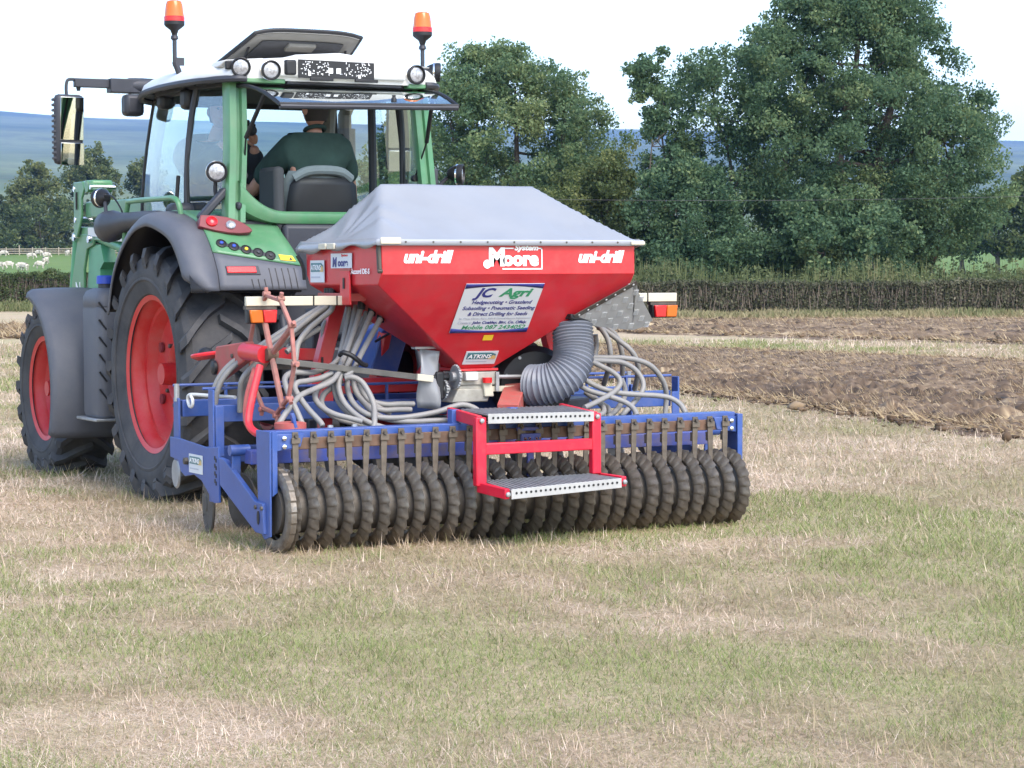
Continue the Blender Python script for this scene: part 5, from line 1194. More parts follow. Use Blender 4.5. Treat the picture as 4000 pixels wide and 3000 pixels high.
# ---- red hopper stand, cross member, fan, metering unit
def hose(name, pts, r=.0165, m='hose', rib=True): return (ribbed(pts, r) if rib else B().tube(spline(pts, 8), r, 10)).build(name, m, DR, ang=80)
for s in (-1, 1):
    bar('hopper_leg', (s*.66, -2.1, 1.30), (s*.80, -2.1, .80), .085, .075, 'red', up=(0, 1, 0))
    bar('hopper_leg', (s*.80-.06*s, -2.12, .86), (s*.76-.0*s, -2.12, .45), .07, .06, 'red', up=(0, 1, 0))
    B().box((s*.775, -2.142, .93), (.012, .006, .10)).build('leg_slot', 'black', DR)
    B().prism([(s*.80, -2.14, 1.30), (s*.68, -2.14, 1.30), (s*.68, -2.14, 1.345), (s*.80, -2.14, 1.345)], (0, -.4, 0)).build('lamp_bar_socket', 'red_faded', DR, bev=.004)
bar('stand_beam', (-.72, -2.1, .81), (.72, -2.1, .81), .07, .085, 'red'); bar('stand_brace', (-.16, -2.12, .85), (.02, -2.05, 1.06), .03, .05, 'red', up=(0, 1, 0)); bar('stand_brace', (.02, -2.0, 1.06), (.16, -2.0, .85), .03, .05, 'red', up=(0, 1, 0))
bar('drawbar', (.02, -2.9, .66), (.55, -2.1, .86), .12, .13, 'red_faded'); bar('top_link_mast', (-.25, -1.6, .6), (-.2, -1.75, 1.1), .05, .07, 'red'); bar('top_link_mast', (.25, -1.6, .6), (.2, -1.75, 1.1), .05, .07, 'red')
bar('hitch_arm', (-1.05, -1.75, 1.0), (-.62, -1.8, .98), .05, .07, 'red'); bar('hitch_arm', (-.95, -1.7, .92), (-.62, -1.75, .92), .06, .05, 'steel_dark')
bx_ = B().prism([(-.30, -1.75, .86), (-.12, -1.75, .86), (-.04, -1.75, 1.10), (-.10, -1.75, 1.17), (-.22, -1.75, 1.12)], (0, .30, 0)).build('gearbox_guard', 'blue', DR, bev=.01)
B().tube(spline([(-.28, -1.78, 1.05), (-.15, -1.78, 1.11), (.0, -1.78, 1.12)], 5), .008, 6).build('cable', 'black', DR)
B().box((-.62, -1.72, 1.08), (.12, .12, .34)).build('control_box', 'dark_plastic', DR, bev=.01)
# metering unit
mu = B().box((.0, -2.47, .855), (.24, .22, .08)).box((-.02, -2.47, .79), (.20, .2, .09)).prism([(-.17, -2.58, .72), (.06, -2.58, .72), (.09, -2.58, .80), (-.13, -2.58, .80)], (0, .22, 0)).build('metering_unit', 'metal_cast', DR, bev=.008)
B().box((-.06, -2.60, .87), (.08, .04, .05)).build('meter_cover', 'white_paint', mu, bev=.006)
B().prism([(.02, -2.60, .84), (.075, -2.60, .84), (.09, -2.60, .75), (.03, -2.60, .75)], (0, .05, 0)).build('calibration_cup', 'cream_board', mu, bev=.006)
B().lathe([(-.015, .028), (.015, .028)], (.045, -2.60, .845), (0, 0, 1), 14).build('meter_knob', 'red_lens', mu)
for z, r in ((.862, .012), (.80, .010)): B().tube([(.10, -2.56, z), (.30, -2.56, z-.004)], r, 8).build('meter_shaft', 'zinc', mu)
B().box((.20, -2.57, .793), (.22, .012, .03)).build('meter_slide', 'cream_board', mu); B().box((.115, -2.585, .835), (.02, .02, .11)).build('meter_stop', 'zinc', mu)
B().tube([(.37, -2.60, .885), (.31, -2.60, .888), (.305, -2.60, .87), (.32, -2.60, .84), (.345, -2.60, .83)], .006, 6).build('crank_handle', 'chrome', mu)
def gear(c, r, th, n, name):
    rows = []
    for k in range(n*4):
        a = 2*math.pi*k/(n*4); q = r*(1.0 if k % 4 in (0, 1) else .88); rows.append((0, math.cos(a)*q, math.sin(a)*q))
    g = B().prism([(c[0]-th/2+p[0], c[1]+p[1], c[2]+p[2]) for p in rows], (th, 0, 0)); g.lathe([(-.03, r*.4), (.03, r*.4)], c, (1, 0, 0), 16)
    return g.build(name, 'zinc', mu, smooth=False)
gear((-.155, -2.60, .870), .068, .012, 22, 'sprocket'); gear((-.21, -2.56, .80), .055, .012, 18, 'sprocket')
B().tube([(-.36, -2.58, .868), (-.12, -2.56, .868)], .02, 10).build('drive_shaft', 'black', mu); B().box((-.25, -2.55, .82), (.05, .10, .16)).build('gear_carrier', 'black', mu, bev=.01)
# silver flap
rows = []
for z in np.linspace(1.03, .70, 9): rows.append([(-.375+.118*t+.01*math.sin(z*14)*(1-t), -2.58+.02*math.sin(z*19+t*3)-.015*t, z-.015*t) for t in np.linspace(0, 1, 6)])
B().sheet(rows).build('silver_flap', 'tarp', DR, solid=.004, ang=80); B().box((-.32, -2.56, 1.035), (.16, .05, .012)).build('flap_hinge', 'zinc', DR)
# drive bar from the land wheel
bar('drive_cover', (-1.26, -2.63, .985), (-.36, -2.61, .868), .018, .034, 'belt', bev=.003); B().box((-.36, -2.625, .868), (.10, .02, .038), Matrix.Rotation(.13, 3, 'Y')).build('drive_clip', 'cream_board', DR, bev=.003)
# fan housing with big inlet duct
fan = B().lathe([(-.10, .17), (-.10, .22), (-.02, .235), (.06, .235), (.10, .20), (.10, .09)], (.40, -2.46, .80), (-.25, -1, 0), 36).build('fan_housing', 'black', DR)
for k in range(9):
    a = k*2*math.pi/9; B().lathe([(0, .010), (.012, .010)], Vector((.385, -2.53, .80))+Vector((math.cos(a)*.19, 0, math.sin(a)*.19)), (-.25, -1, 0), 6).build('bolt', 'zinc', fan)
B().prism([(.42, -2.50, .70), (.80, -2.46, .72), (.80, -2.46, .52), (.30, -2.5, .52)], (0, .3, 0)).build('fan_base', 'dark_plastic', fan, bev=.01)
B().lathe([(-.03, .05), (.0, .055), (.03, .05)], (.40, -2.45, 1.0), (.1, -1, 0), 20).build('fan_motor', 'dark_plastic', fan)
B().lathe([(0, .03), (.06, .028)], (.33, -2.5, 1.10), (0, -.6, .6), 14).build('pressure_gauge', 'alu', fan)
dp = [(.535, -2.72, 1.16), (.53, -2.735, 1.09), (.522, -2.755, 1.02), (.50, -2.78, .945), (.455, -2.79, .88), (.395, -2.77, .835), (.335, -2.72, .815), (.30, -2.66, .812)]
ribbed(dp, .120, .021, .011, 28).build('inlet_duct', 'duct', DR, ang=60)
# chequer plate deflector
A_, B_, E_ = Vector((.80, -2.995, 1.40)), Vector((.485, -2.83, 1.205)), Vector(at(2550, 1250, y=-2.80))
pn = (B_-A_).cross(E_-A_).normalized(); pn = pn if pn.y < 0 else -pn
def onp(px, py):
    r = Vector(CF+CR*(px-2000)/FPX-CU*(py-1500)/FPX); c = Vector(CAM); return c+r*((A_-c).dot(pn)/r.dot(pn))
ol = [A_, onp(2475, 1105), E_, onp(2520, 1275), onp(2470, 1290), onp(2265, 1268), B_]
ck = B().prism(ol, -pn*.005).build('chequer_plate', 'alu', DR)
ex_ = (E_-onp(2470, 1290)).normalized(); e1 = (onp(2500, 1200)-onp(2300, 1215)).normalized(); e2 = pn.cross(e1)
tb = B()
for i in range(-12, 12):
    for j in range(-12, 12):
        c = onp(2400, 1200)+e1*(.052*i)+e2*(.052*j)
        # inside test in plane coordinates
        pts2 = [((q-A_).dot(e1), (q-A_).dot(e2)) for q in ol]; x0, y0 = (c-A_).dot(e1), (c-A_).dot(e2); ins = False
        for k in range(len(pts2)):
            (xa, ya), (xb, yb) = pts2[k], pts2[k-1]
            if (ya > y0) != (yb > y0) and x0 < (xb-xa)*(y0-ya)/(yb-ya)+xa: ins = not ins
        if not ins: continue
        if (i+j) % 2: continue
        for k in range(-2, 3):
            d = e1 if True else e2; o_ = e2
            p = c+o_*(.0085*k); tb.beam(p-d*.016+pn*.002, p+d*.016+pn*.002, .003, .004, up=pn)
o = tb.build('tread_bars', 'tread_bright', ck); o['kind'] = 'stuff'
B().beam(A_+pn*.004, B_+pn*.004, .03, .006, up=pn).build('rivet_strip', 'steel_dark', ck)
for k in range(7): B().lathe([(0, .007), (.004, .005)], A_.lerp(B_, .06+k*.145)+pn*.008, pn, 8).build('rivet', 'alu', ck)
B().prism([(.46, -2.84, 1.19), (.70, -2.78, 1.16), (.66, -2.55, 1.16), (.42, -2.6, 1.19)], (0, 0, .03)).build('duct_collar', 'black', DR, bev=.005)

# ---- lamp boards either side
for s in (-1, 1):
    lb = B().box((s*1.065, -2.49, 1.305), (.62, .03, .052)).build('lamp_board', 'cream_board', DR, bev=.004)
    for x in (1.17, .98, .84): B().box((s*x, -2.5065, 1.305), (.008, .003, .053)).build('board_joint', 'black', lb)
    B().box((s*.77, -2.50, 1.305), (.03, .035, .03)).build('board_clamp', 'zinc', lb, bev=.006)
    lh = B().box((s*1.285, -2.485, 1.222), (.17, .05, .078)).build('lamp_body', 'black', lb, bev=.006)
    B().prism([(s*1.365, -2.512, 1.258), (s*1.292, -2.512, 1.258), (s*1.285, -2.512, 1.188), (s*1.355, -2.512, 1.188)], (0, -.022, 0)).build('amber_lens', 'orange_lens', lh, bev=.005)
    B().prism([(s*1.288, -2.512, 1.258), (s*1.205, -2.512, 1.258), (s*1.212, -2.512, 1.188), (s*1.281, -2.512, 1.188)], (0, -.022, 0)).build('red_lens', 'red_lens', lh, bev=.005)
    B().box((s*1.285, -2.478, 1.27), (.18, .04, .02)).build('lamp_mount', 'steel_dark', lb)

# ---- spiked land wheel, folded up on the left
WC = Vector((-1.27, -2.6, 1.017)); RW = .325; n = 10; pts = []
lw = None
for k in range(n):
    a = math.pi*2*k/n+.12; p = WC+Vector((0, math.cos(a)*RW, math.sin(a)*RW)); a2 = math.pi*2*(k+1)/n+.12; q = WC+Vector((0, math.cos(a2)*RW, math.sin(a2)*RW))
    m_ = WC+Vector((0, math.cos((a+a2)/2)*RW*.93, math.sin((a+a2)/2)*RW*.93))
    r_ = B().beam(p, q, .020, .022, up=(1, 0, 0)).build('land_wheel_rim', 'rim_faded', DR, bev=.004)
    st_ = B().tube([p, p+Vector((0, math.cos(a), math.sin(a)))*.045], .012, 8); st_.lathe([(-.02, .014), (.02, .014)], p+Vector((0, math.cos(a), math.sin(a)))*.01, (1, 0, 0), 10)
    st_.build('spike', 'rim_faded', r_)
for k in range(4):
    a = math.pi/2*k+R_(62); p = WC+Vector((0, math.cos(a)*RW, math.sin(a)*RW)); B().tube([WC, p], .017, 8).build('wheel_spoke', 'rim_faded', DR)
B().lathe([(-.03, .034), (.03, .034)], WC+Vector((.0, 0, 0)), (1, 0, 0), 20).build('wheel_hub', 'rust', DR)
B().tube([WC+Vector((-.03, .02, .0)), (-1.33, -2.36, 1.03)], .048, 16).build('arm_sleeve', 'red', DR)
ap = B().prism([(-1.34, -2.40, 1.085), (-1.34, -1.93, 1.045), (-1.34, -1.90, .93), (-1.34, -1.97, .855), (-1.34, -2.30, .955), (-1.34, -2.41, .99)], (.05, 0, 0)).build('wheel_arm', 'red_faded', DR, bev=.008)
B().lathe([(0, .042), (.015, .04), (.022, .02)], (-1.345, -1.935, .925), (-1, 0, 0), 18).build('arm_boss', 'black', ap); B().lathe([(0, .012), (.01, .012)], (-1.34, -2.2, 1.0), (-1, 0, 0), 8).build('bolt', 'steel_dark', ap)
mk = B().lathe([(-.02, .05), (0, .085), (.012, .088), (.02, .08)], (-1.32, -1.72, .985), (-.1, .1, 1), 24).build('marker_saucer', 'red', DR); B().lathe([(.018, .05), (.04, .035), (.05, .01)], (-1.32, -1.72, .985), (-.1, .1, 1), 18).build('saucer_cap', 'black', mk)
B().tube(spline([at(1015, 1430, y=-2.62), at(990, 1530, y=-2.68), at(972, 1620, y=-2.74), at(975, 1665, y=-2.78), at(1005, 1693, y=-2.86), at(1045, 1698, y=-2.95)], 6), .021, 10).build('wheel_stand', 'red', DR)
B().tube(spline([at(995, 1440, y=-2.5), at(965, 1550, y=-2.6), at(960, 1640, y=-2.68), at(985, 1680, y=-2.8)], 6), .015, 8).build('wheel_stand', 'red_faded', DR)
B().lathe([(-.01, .075), (.0, .085), (.03, .085), (.035, .07)], (-1.30, -2.93, .635), (0, 0, 1), 20).build('spring_seat', 'red_faded', DR); B().beam((-1.30, -3.0, .64), (-1.32, -3.0, .72), .03, .02).build('spring_tab', 'blue', DR, bev=.004)

# ---- rear access step
def grating(name, p00, p10, p11, p01, nx, ny, parent):
    """p00 rear-left .. ribbed sheet-metal tread with a punched edge"""
    p00, p10, p11, p01 = map(Vector, (p00, p10, p11, p01)); up = Vector((0, 0, 1)); g = B()
    def q(u, v): return (p00.lerp(p10, u)).lerp(p01.lerp(p11, u), v)
    for i in range(nx):
        u0, u1 = i/nx, (i+.72)/nx; z = up*(.008 if i % 2 else .003)
        g.add([q(u0, .02)+z, q(u1, .02)+z, q(u1, .98)+z, q(u0, .98)+z, q(u0, .02), q(u1, .02), q(u1, .98), q(u0, .98)], [(0, 1, 2, 3), (0, 4, 5, 1), (1, 5, 6, 2), (2, 6, 7, 3), (3, 7, 4, 0)])
    o = g.build(name+'_tread', 'zinc', parent, smooth=False); o['kind'] = 'stuff'
    B().add([q(0, 0)-up*.004, q(1, 0)-up*.004, q(1, 1)-up*.004, q(0, 1)-up*.004], [(0, 1, 2, 3)]).build(name+'_pan', 'steel_dark', parent, solid=.002)
    e = B().beam(p00+Vector((0, -.006, -.018)), p10+Vector((0, -.006, -.018)), .006, .052).build(name+'_edge', 'alu', parent, bev=.001)
    n = max(8, int((p10-p00).length/.0285)); d = (p10-p00)/n; h0 = None
    for i in range(1, n):
        c = p00+d*i+Vector((0, -.0095, -.014))
        if h0 is None: h0 = B().lathe([(0, .0068), (.0015, .0068)], (0, 0, 0), (0, -1, 0), 10).build('punched_hole', 'black', None, org=(0, 0, 0)); o = h0
        else: o = h0.copy(); COL.objects.link(o)
        o.parent = e; o.location = c-ORG[DR.name]
    return e
ST = B().beam((-.415, -3.40, .690), (-.415, -3.40, .325), .062, .045, up=(0, 1, 0)).build('step_post', 'red_step', DR, bev=.006)
B().beam((.29, -3.40, .690), (.29, -3.40, .36), .055, .045, up=(0, 1, 0)).build('step_post', 'red_step', DR, bev=.006)
bar('step_rail', (-.39, -3.40, .520), (.27, -3.40, .522), .035, .062, 'red_step', bev=.006)
bar('step_side', (-.415, -3.40, .668), (-.37, -2.95, .690), .03, .06, 'red_step'); bar('step_side', (.29, -3.40, .668), (.33, -2.95, .690), .03, .06, 'red_step')
grating('upper_step', (-.38, -3.425, .700), (.265, -3.425, .692), (.31, -3.0, .705), (-.34, -3.0, .705), 46, 1, DR)
lA, lB = Vector(at(1995, 1872, y=-3.64)), Vector(at(2425, 1838, y=-3.64)); lA.z = .315; lB.z = .345
bar('step_side', (-.415, -3.39, .318), lA+Vector((-.02, .0, -.016)), .03, .055, 'red_step'); bar('step_side', lB+Vector((.02, 0, -.012)), lB+Vector((.02, .26, -.012)), .03, .055, 'red_step')
grating('lower_step', lA, lB, lB+Vector((-.06, .25, .01)), (-.38, -3.375, .345), 46, 1, DR)
for p in ((-.415, -3.428, .672), (.29, -3.428, .672), lA+Vector((-.02, -.008, -.018)), lB+Vector((.02, -.008, -.014))): B().lathe([(0, .014), (.008, .012), (.011, .004)], p, (0, -1, 0), 12).build('bolt', 'zinc', DR)
for x in (-.36, .0): B().box((x-.04, -3.06, .665), (.045, .06, .10)).build('step_clamp', 'blue', DR, bev=.004)
b = B().box((.02, -3.16, .55), (.12, .02, .05)).box((.02, -3.15, .60), (.16, .02, .02)); b.build('roller_bearing_clamp', 'blue_dirty', DR, bev=.003)
for x in (-.025, .0, .045, .065): B().lathe([(0, .009), (.02, .008)], (x, -3.17, .548), (0, -1, 0), 8).build('bolt', 'chrome', DR)
bar('centre_bearing_post', (.035, -3.13, .56), (.035, -3.13, .26), .04, .02, 'blue_dirty', up=(0, 1, 0))

# ---- seed hoses (control points surveyed on upright planes, y in metres)
def zl(zx, zy, y): return at(1000+zx*.3617, 1050+zy*.3617, y=y)
def zr_(zx, zy, y): return at(2100+zx*.3316, 1150+zy*.3316, y=y)
LH = [[(1140, 395, -2.36), (1075, 620, -2.42), (990, 860, -2.5), (915, 1040, -2.58), (880, 1140, -2.62), (800, 1225, -2.66), (640, 1295, -2.70), (480, 1370, -2.76), (380, 1480, -2.80), (270, 1640, -2.84), (240, 1730, -2.88)],
 [(1250, 470, -2.42), (1150, 700, -2.47), (1040, 930, -2.54), (960, 1080, -2.58), (915, 1150, -2.60), (895, 1290, -2.64), (950, 1440, -2.70), (1060, 1560, -2.76), (1200, 1650, -2.82), (1400, 1720, -2.88), (1600, 1740, -2.92)],
 [(1345, 540, -2.46), (1240, 730, -2.50), (1130, 930, -2.55), (1070, 1060, -2.60), (1010, 1130, -2.62), (960, 1165, -2.63)],
 [(960, 1180, -2.66), (1040, 1170, -2.68), (1140, 1220, -2.70), (1220, 1340, -2.74), (1275, 1480, -2.78), (1280, 1640, -2.84), (1270, 1720, -2.86)],
 [(1080, 400, -2.30), (1040, 600, -2.36), (960, 860, -2.44), (860, 1010, -2.50), (740, 1080, -2.55), (600, 1120, -2.58), (440, 1120, -2.62), (350, 1140, -2.66), (310, 1200, -2.70), (340, 1320, -2.74), (400, 1450, -2.8), (460, 1580, -2.84), (510, 1700, -2.88)],
 [(820, 1120, -2.60), (700, 1180, -2.62), (560, 1210, -2.66), (450, 1230, -2.68), (420, 1290, -2.70), (480, 1400, -2.76), (570, 1520, -2.82), (690, 1650, -2.88), (720, 1700, -2.9)],
 [(860, 1150, -2.58), (740, 1230, -2.60), (660, 1300, -2.62), (640, 1400, -2.66), (720, 1500, -2.72), (850, 1570, -2.78), (1000, 1610, -2.82), (1150, 1650, -2.86)],
 [(985, 1160, -2.56), (990, 1300, -2.60), (1050, 1450, -2.68), (1180, 1560, -2.76), (1350, 1605, -2.80), (1600, 1605, -2.84), (1936, 1550, -2.86), (2200, 1470, -2.88), (2350, 1500, -2.9), (2430, 1570, -2.92)],
 [(1040, 1180, -2.54), (1080, 1330, -2.58), (1170, 1450, -2.64), (1280, 1560, -2.72), (1450, 1630, -2.8), (1700, 1650, -2.86), (1936, 1640, -2.90), (2200, 1640, -2.92)],
 [(1100, 1230, -2.48), (1150, 1330, -2.52), (1250, 1425, -2.56), (1400, 1465, -2.58), (1560, 1460, -2.58), (1700, 1460, -2.56)],
 [(1110, 1270, -2.5), (1200, 1400, -2.55), (1330, 1500, -2.6), (1460, 1560, -2.62)],
 [(770, 270, -2.15), (740, 385, -2.20), (560, 500, -2.24), (330, 645, -2.26), (140, 770, -2.26), (-60, 900, -2.24), (-250, 1010, -2.22), (-380, 1150, -2.20), (-450, 1300, -2.18), (-480, 1480, -2.16), (-480, 1600, -2.15)],
 [(800, 270, -2.2), (790, 380, -2.24), (640, 490, -2.28), (440, 650, -2.32), (280, 780, -2.34), (100, 930, -2.36), (-60, 1080, -2.36), (-150, 1200, -2.35), (-170, 1350, -2.32), (-175, 1550, -2.3)],
 [(830, 270, -2.24), (820, 430, -2.28), (700, 540, -2.32), (560, 660, -2.36), (460, 800, -2.4), (430, 960, -2.44), (410, 1120, -2.5), (405, 1250, -2.56), (440, 1380, -2.6)],
 [(760, 560, -2.1), (725, 640, -2.1), (735, 780, -2.1), (760, 860, -2.1)], [(690, 640, -2.3), (500, 760, -2.33), (330, 900, -2.36)],
 [(1010, 420, -2.28), (960, 700, -2.34), (900, 960, -2.4), (840, 1150, -2.46)], [(1190, 470, -2.34), (1110, 760, -2.42), (1010, 1000, -2.5), (960, 1120, -2.54)]]
LH += [[(p[0]+dx, p[1]+dy, p[2]+dd) for p in LH[i]] for i, dx, dy, dd in ((11, 34, 22, -.04), (12, 40, 8, .05), (6, 70, 60, .05), (9, -30, 60, -.05), (1, -46, 12, .06))]
for h_ in LH: hose('seed_hose', [zl(*p) for p in h_])
RHs = [[(690, 350, -2.42), (760, 420, -2.46), (830, 540, -2.50), (855, 680, -2.52), (850, 800, -2.5), (820, 930, -2.44), (780, 1060, -2.36)],
 [(760, 400, -2.40), (860, 470, -2.42), (980, 560, -2.44), (1080, 640, -2.46), (1150, 740, -2.46), (1185, 860, -2.44), (1170, 1000, -2.38), (1140, 1120, -2.32)],
 [(770, 360, -2.34), (870, 430, -2.36), (940, 520, -2.36), (985, 650, -2.36), (1000, 780, -2.34), (1000, 950, -2.30)],
 [(600, 740, -2.56), (820, 745, -2.58), (1000, 748, -2.60), (1180, 775, -2.62), (1330, 840, -2.62), (1440, 960, -2.60), (1505, 1100, -2.58), (1515, 1250, -2.56), (1500, 1420, -2.56)],
 [(640, 775, -2.60), (820, 785, -2.62), (990, 800, -2.64), (1130, 870, -2.66), (1220, 980, -2.68), (1245, 1080, -2.70), (1210, 1180, -2.72), (1100, 1310, -2.76), (980, 1440, -2.8)],
 [(600, 770, -2.66), (760, 850, -2.68), (890, 920, -2.72), (965, 1000, -2.74), (960, 1080, -2.76), (870, 1170, -2.80), (700, 1265, -2.86), (550, 1335, -2.90)],
 [(520, 975, -2.68), (640, 1055, -2.70), (780, 1115, -2.74), (960, 1160, -2.76), (1180, 1180, -2.78), (1400, 1192, -2.80), (1560, 1220, -2.82), (1680, 1295, -2.86), (1745, 1400, -2.9)],
 [(470, 1055, -2.72), (600, 1130, -2.74), (760, 1180, -2.78), (900, 1220, -2.82), (1040, 1275, -2.86), (1130, 1345, -2.9), (1170, 1430, -2.94)],
 [(560, 1150, -2.66), (680, 1240, -2.72), (770, 1330, -2.8), (770, 1400, -2.86), (690, 1435, -2.92)],
 [(990, 1000, -2.5), (1030, 1120, -2.54), (1010, 1240, -2.6), (930, 1360, -2.7), (840, 1440, -2.8)], [(680, 470, -2.4), (692, 600, -2.4), (675, 720, -2.42)], [(640, 1190, -2.6), (760, 1290, -2.66), (830, 1340, -2.7), (840, 1420, -2.76)]]
for h_ in RHs: hose('seed_hose', [zr_(*p) for p in h_])
for cx_, cz_ in ((1140, 395), (1250, 470), (1345, 540)): B().lathe([(-.02, .024), (.03, .024)], zl(cx_, cz_, -2.40), (.2, .1, 1), 14).build('hose_socket', 'black', DR)
for k in range(3): B().lathe([(-.02, .02), (.03, .02)], zl(770+30*k, 265, -2.18-.03*k), (0, 0, 1), 12).build('hose_socket', 'black', DR)
B().tube(spline([zl(905, 930, -2.60), zl(940, 905, -2.64), zl(1020, 930, -2.66), zl(1090, 980, -2.66), zl(1150, 1030, -2.62), zl(1190, 1040, -2.56)], 6), .014, 8).build('hose_clamp', 'black', DR)
for s, xx in ((-1, [-1.10, -.96]),):
    for x in xx: B().lathe([(0, .018), (.02, .014)], (x, -3.0, .63), (0, 0, 1), 6).build('hose_outlet', 'zinc', DR)

# ================================================================== PEOPLE
def person(name, label, loc): return empty(name, loc, label, 'person')
def head_mesh(c, fwd, r=.105):
    """head: skull, jaw, nose, ears; returns builder"""
    f = Vector(fwd).normalized(); u = Vector((0, 0, 1)); s_ = f.cross(u).normalized(); c = Vector(c); b = B(); rows = []
    N, Mz = 20, 15
    for i in range(Mz+1):
        t = i/Mz; th = math.pi*t; z = math.cos(th)*.125; rad = math.sin(th)
        row = []
        for k in range(N+1):
            a = 2*math.pi*k/N; x, y = math.cos(a), math.sin(a)   # y forward
            w_ = .078*rad*(1-.22*max(0, t-.5)*2); d = .098*rad if y < 0 else (.094+.008*(t > .55))*rad
            if y < 0 and t > .62: d *= 1-.5*(t-.62)/.38
            yy = y*d
            if t > .55 and y > 0: yy += .012*(t-.55)*2
            row.append(c+s_*(x*w_)+f*yy+u*z)
        rows.append(row)
    b.sheet(rows)
    nose = c+f*.098+u*-.012; b.add([nose+u*.035-f*.012, nose+s_*.016-u*.012-f*.01, nose-s_*.016-u*.012-f*.01, nose+f*.022-u*.008], [(0, 1, 3), (0, 3, 2), (1, 2, 3)])
    for sd in (-1, 1): b.lathe([(-.006, .012), (0, .028), (.008, .026), (.012, .012)], c+s_*(.079*sd)-f*.01-u*.01, s_*sd+f*-.3, 12)
    return b
def hair_cap(c, fwd, low=-.02):
    f = Vector(fwd).normalized(); u = Vector((0, 0, 1)); s_ = f.cross(u).normalized(); c = Vector(c); rows = []
    for i in range(11):
        t = i/10*.70; th = math.pi*t; row = []
        for k in range(21):
            a = 2*math.pi*k/20; x, y = math.cos(a), math.sin(a); th2 = th*(1.0 if y < .3 else .62); z = math.cos(th2)*.133; rad = math.sin(th2)
            row.append(c+s_*(x*.085*rad)+f*(y*(.106 if y < 0 else .10)*rad)+u*z)
        rows.append(row)
    return B().sheet(rows)
def seated(root, base, fwd, shirt, arms, head_c, long_sleeves=False):
    """torso, arms and legs as one skinned body with shirt and trousers as clothing"""
    f = Vector(fwd).normalized(); u = Vector((0, 0, 1)); s_ = f.cross(u).normalized(); p = Vector(base)
    def q(a, b, c): return p+s_*a+f*b+u*c
    pel, wa, ch, nk, hd = q(0, 0, 0), q(0, .0, .18), q(0, .02, .40), q(0, .03, .56), Vector(head_c)-u*.09
    shr, shl = q(.19, .02, .47), q(-.19, .02, .47)
    hipr, hipl = q(.10, .06, -.02), q(-.10, .06, -.02); kr, kl = q(.16, .46, .02), q(-.16, .46, .02); ar, al = q(.16, .50, -.40), q(-.16, .50, -.40); tr, tl = q(.17, .66, -.44), q(-.17, .66, -.44)
    V = [pel, wa, ch, nk, hd, shr, arms[0][0], arms[0][1], shl, arms[1][0], arms[1][1], hipr, kr, ar, tr, hipl, kl, al, tl]
    V = [Vector(v) for v in V]
    E = [(0, 1), (1, 2), (2, 3), (3, 4), (2, 5), (5, 6), (6, 7), (2, 8), (8, 9), (9, 10), (0, 11), (11, 12), (12, 13), (13, 14), (0, 15), (15, 16), (16, 17), (17, 18)]
    Rd = [(.15, .12), (.15, .12), (.17, .125), .062, .055, .075, .048, .034, .075, .048, .034, .09, .065, .045, .035, .09, .065, .045, .035]
    body = skin_body('body', 'skin', root, V, E, Rd, 2)
    # shirt
    er = V[5].lerp(V[6], .82); el = V[8].lerp(V[9], .82)
    Vs = [pel+u*.02, wa, q(0, .01, .30), ch, q(0, .03, .545), shr, er, shl, el]
    Es = [(0, 1), (1, 2), (2, 3), (3, 4), (3, 5), (5, 6), (3, 7), (7, 8)]; ex = []
    if long_sleeves: Vs[6], Vs[8] = V[6], V[9]; Vs += [V[6].lerp(V[7], .9), V[9].lerp(V[10], .9)]; Es += [(6, 9), (8, 10)]; ex = [.055, .055]
    skin_body('shirt', shirt, root, Vs, Es, [(.20, .15), (.205, .155), (.215, .16), (.215, .155), (.12, .10), .115, .085, .115, .085]+ex, 2)
    skin_body('trousers', 'trousers', root, [pel, hipr, kr, ar+u*.06, hipl, kl, al+u*.06], [(0, 1), (1, 2), (2, 3), (0, 4), (4, 5), (5, 6)], [(.16, .13), .105, .08, .06, .105, .08, .06], 2)
    return f, u, s_
def hand(root, wrist, fwd, curl_axis, thumb_side, m='skin', grip=1.0):
    """palm and five separate bent fingers"""
    w_ = Vector(wrist); f = Vector(fwd).normalized(); ax = Vector(curl_axis).normalized(); n = f.cross(ax).normalized(); V = [w_, w_+f*.045, w_+f*.085]; E = [(0, 1), (1, 2)]; Rd = [(.028, .018), (.038, .016), (.040, .014)]
    o = skin_body('palm', m, root, V, E, Rd, 2)
    for i, (off, L) in enumerate(((-.032, .062), (-.011, .074), (.011, .070), (.031, .055))):
        p0 = w_+f*.085+ax*off*thumb_side; a = 0.; pts = [p0-f*.015, p0]; d = f.copy()
        for k in range(3): a += grip*.55; d = f*math.cos(a)+n*math.sin(a); pts.append(pts[-1]+d*(L*(.42, .33, .25)[k]))
        skin_body('finger', m, root, pts, [(j, j+1) for j in range(len(pts)-1)], [.0095, .0095, .009, .008, .006], 1)
    p0 = w_+f*.03-ax*.03*thumb_side; pts = [p0, p0-ax*.022*thumb_side+f*.022+n*.012, p0-ax*.022*thumb_side+f*.05+n*.035, p0-ax*.012*thumb_side+f*.065+n*.05]
    skin_body('thumb', m, root, pts, [(0, 1), (1, 2), (2, 3)], [.012, .011, .01, .007], 1)
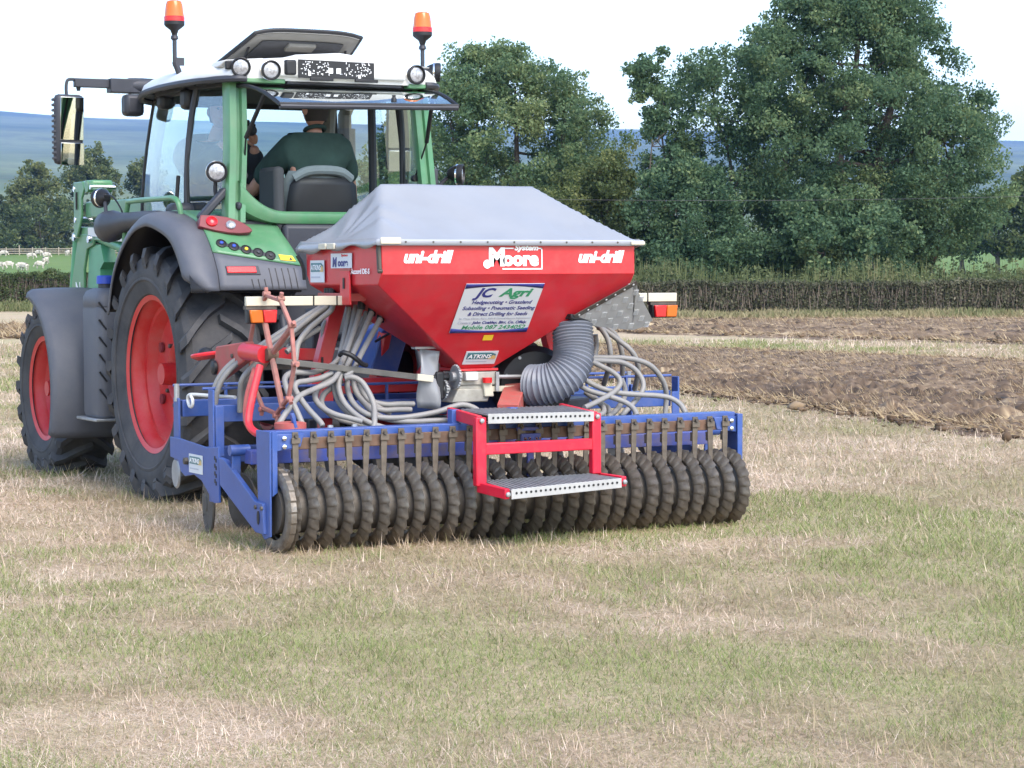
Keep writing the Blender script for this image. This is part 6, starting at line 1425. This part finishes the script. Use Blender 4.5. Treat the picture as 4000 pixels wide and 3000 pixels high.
# driver, seen from behind, hands on the wheel
DB = (.03, -.17, 1.80); dv = person('person', 'person in a dark green shirt seated at the tractor wheel, seen from behind', DB)
hc = Vector((.045, -.15, 2.535)); wl_, wr2 = Vector((-.19, .60, 2.05)), Vector((.42, .10, 1.90))
seated(dv, DB, (0, 1, 0), 'shirt', [((.35, -.02, 2.02), wr2), ((-.30, .12, 2.0), wl_)], hc)
head_mesh(hc, (-.1, 1, 0)).build('head', 'skin', dv, ang=80); hair_cap(hc, (-.1, 1, 0)).build('hair', 'hair', dv, ang=80)
B().tube([(.04+.066*math.cos(t), -.15+.066*math.sin(t), 2.405-.02*math.sin(t)) for t in np.linspace(0, 2*math.pi, 21)[:-1]], .014, 8, closed=True).build('collar', 'shirt', dv)
hand(dv, wl_, (.25, .9, .2), (1, -.2, 0), 1, grip=1.4); hand(dv, wr2, (.1, 1, -.1), (1, 0, 0), -1, grip=.8)
# passenger facing back with a camera
PB = (-.37, .62, 1.80); pv = person('person', 'person in dark clothes facing backwards in the cab, holding a black camera', PB)
hc2 = Vector((-.36, .53, 2.56)); fwd2 = Vector((-.25, -1, 0))
seated(pv, PB, (-.15, -1, 0), 'jacket', [((-.12, .47, 2.10), (-.20, .33, 2.32)), ((-.62, .45, 2.1), (-.40, .34, 2.34))], hc2, True)
head_mesh(hc2, fwd2).build('head', 'skin', pv, ang=80); hair_cap(hc2, fwd2).build('hair', 'hair', pv, ang=80)
for sd in (-1, 1): B().lathe([(0, .009), (.004, .004)], hc2+Vector((sd*.032-.02, -.092, .01)), fwd2, 10).build('eye', 'black', pv)
B().box(hc2+Vector((-.022, -.094, -.06)), (.04, .008, .008)).build('mouth', 'red_faded', pv)
hand(pv, (-.20, .33, 2.325), (-.2, -.25, .6), (0, .3, 1), 1, grip=1.2); hand(pv, (-.40, .34, 2.335), (.2, -.25, .6), (0, .3, 1), -1, grip=1.2)
cm = B().box((-.265, .33, 2.42), (.135, .07, .09)).box((-.265, .33, 2.475), (.06, .05, .03)).build('camera', 'black', None, bev=.008)
tag(cm, 'black camera held up by the person facing backwards in the cab', 'camera')
B().lathe([(0, .036), (.05, .034), (.055, .03), (.045, .026), (.03, .002)], (-.24, .295, 2.415), (-.1, -1, 0), 20).build('camera_lens', 'dark_plastic', cm)

# ================================================================== AIR
def haze():
    c = Vector(ground(0, 4900)); b = B(); hw, z0, z1 = 8200, -1.5, 600
    pts = [ground(a, s) for a, s in ((-hw, -150), (hw, -150), (hw, 9900), (-hw, 9900))]
    b.prism([(p[0], p[1], z0) for p in pts], (0, 0, z1-z0))
    m = bpy.data.materials.new('haze_air'); m.use_nodes = True; n = m.node_tree.nodes; L = m.node_tree.links
    n.remove(n['Principled BSDF']); v = n.new('ShaderNodeVolumePrincipled'); v.inputs['Color'].default_value = (.26, .47, 1., 1); v.inputs['Density'].default_value = HAZE; v.inputs['Anisotropy'].default_value = .1
    L.new(v.outputs[0], n['Material Output'].inputs['Volume']); MATS['haze_air'] = m
    o = b.build('haze', 'haze_air', smooth=False); tag(o, 'thin blue summer haze over the whole landscape', 'haze', kind='stuff')
HAZE = 1.05e-4
haze()
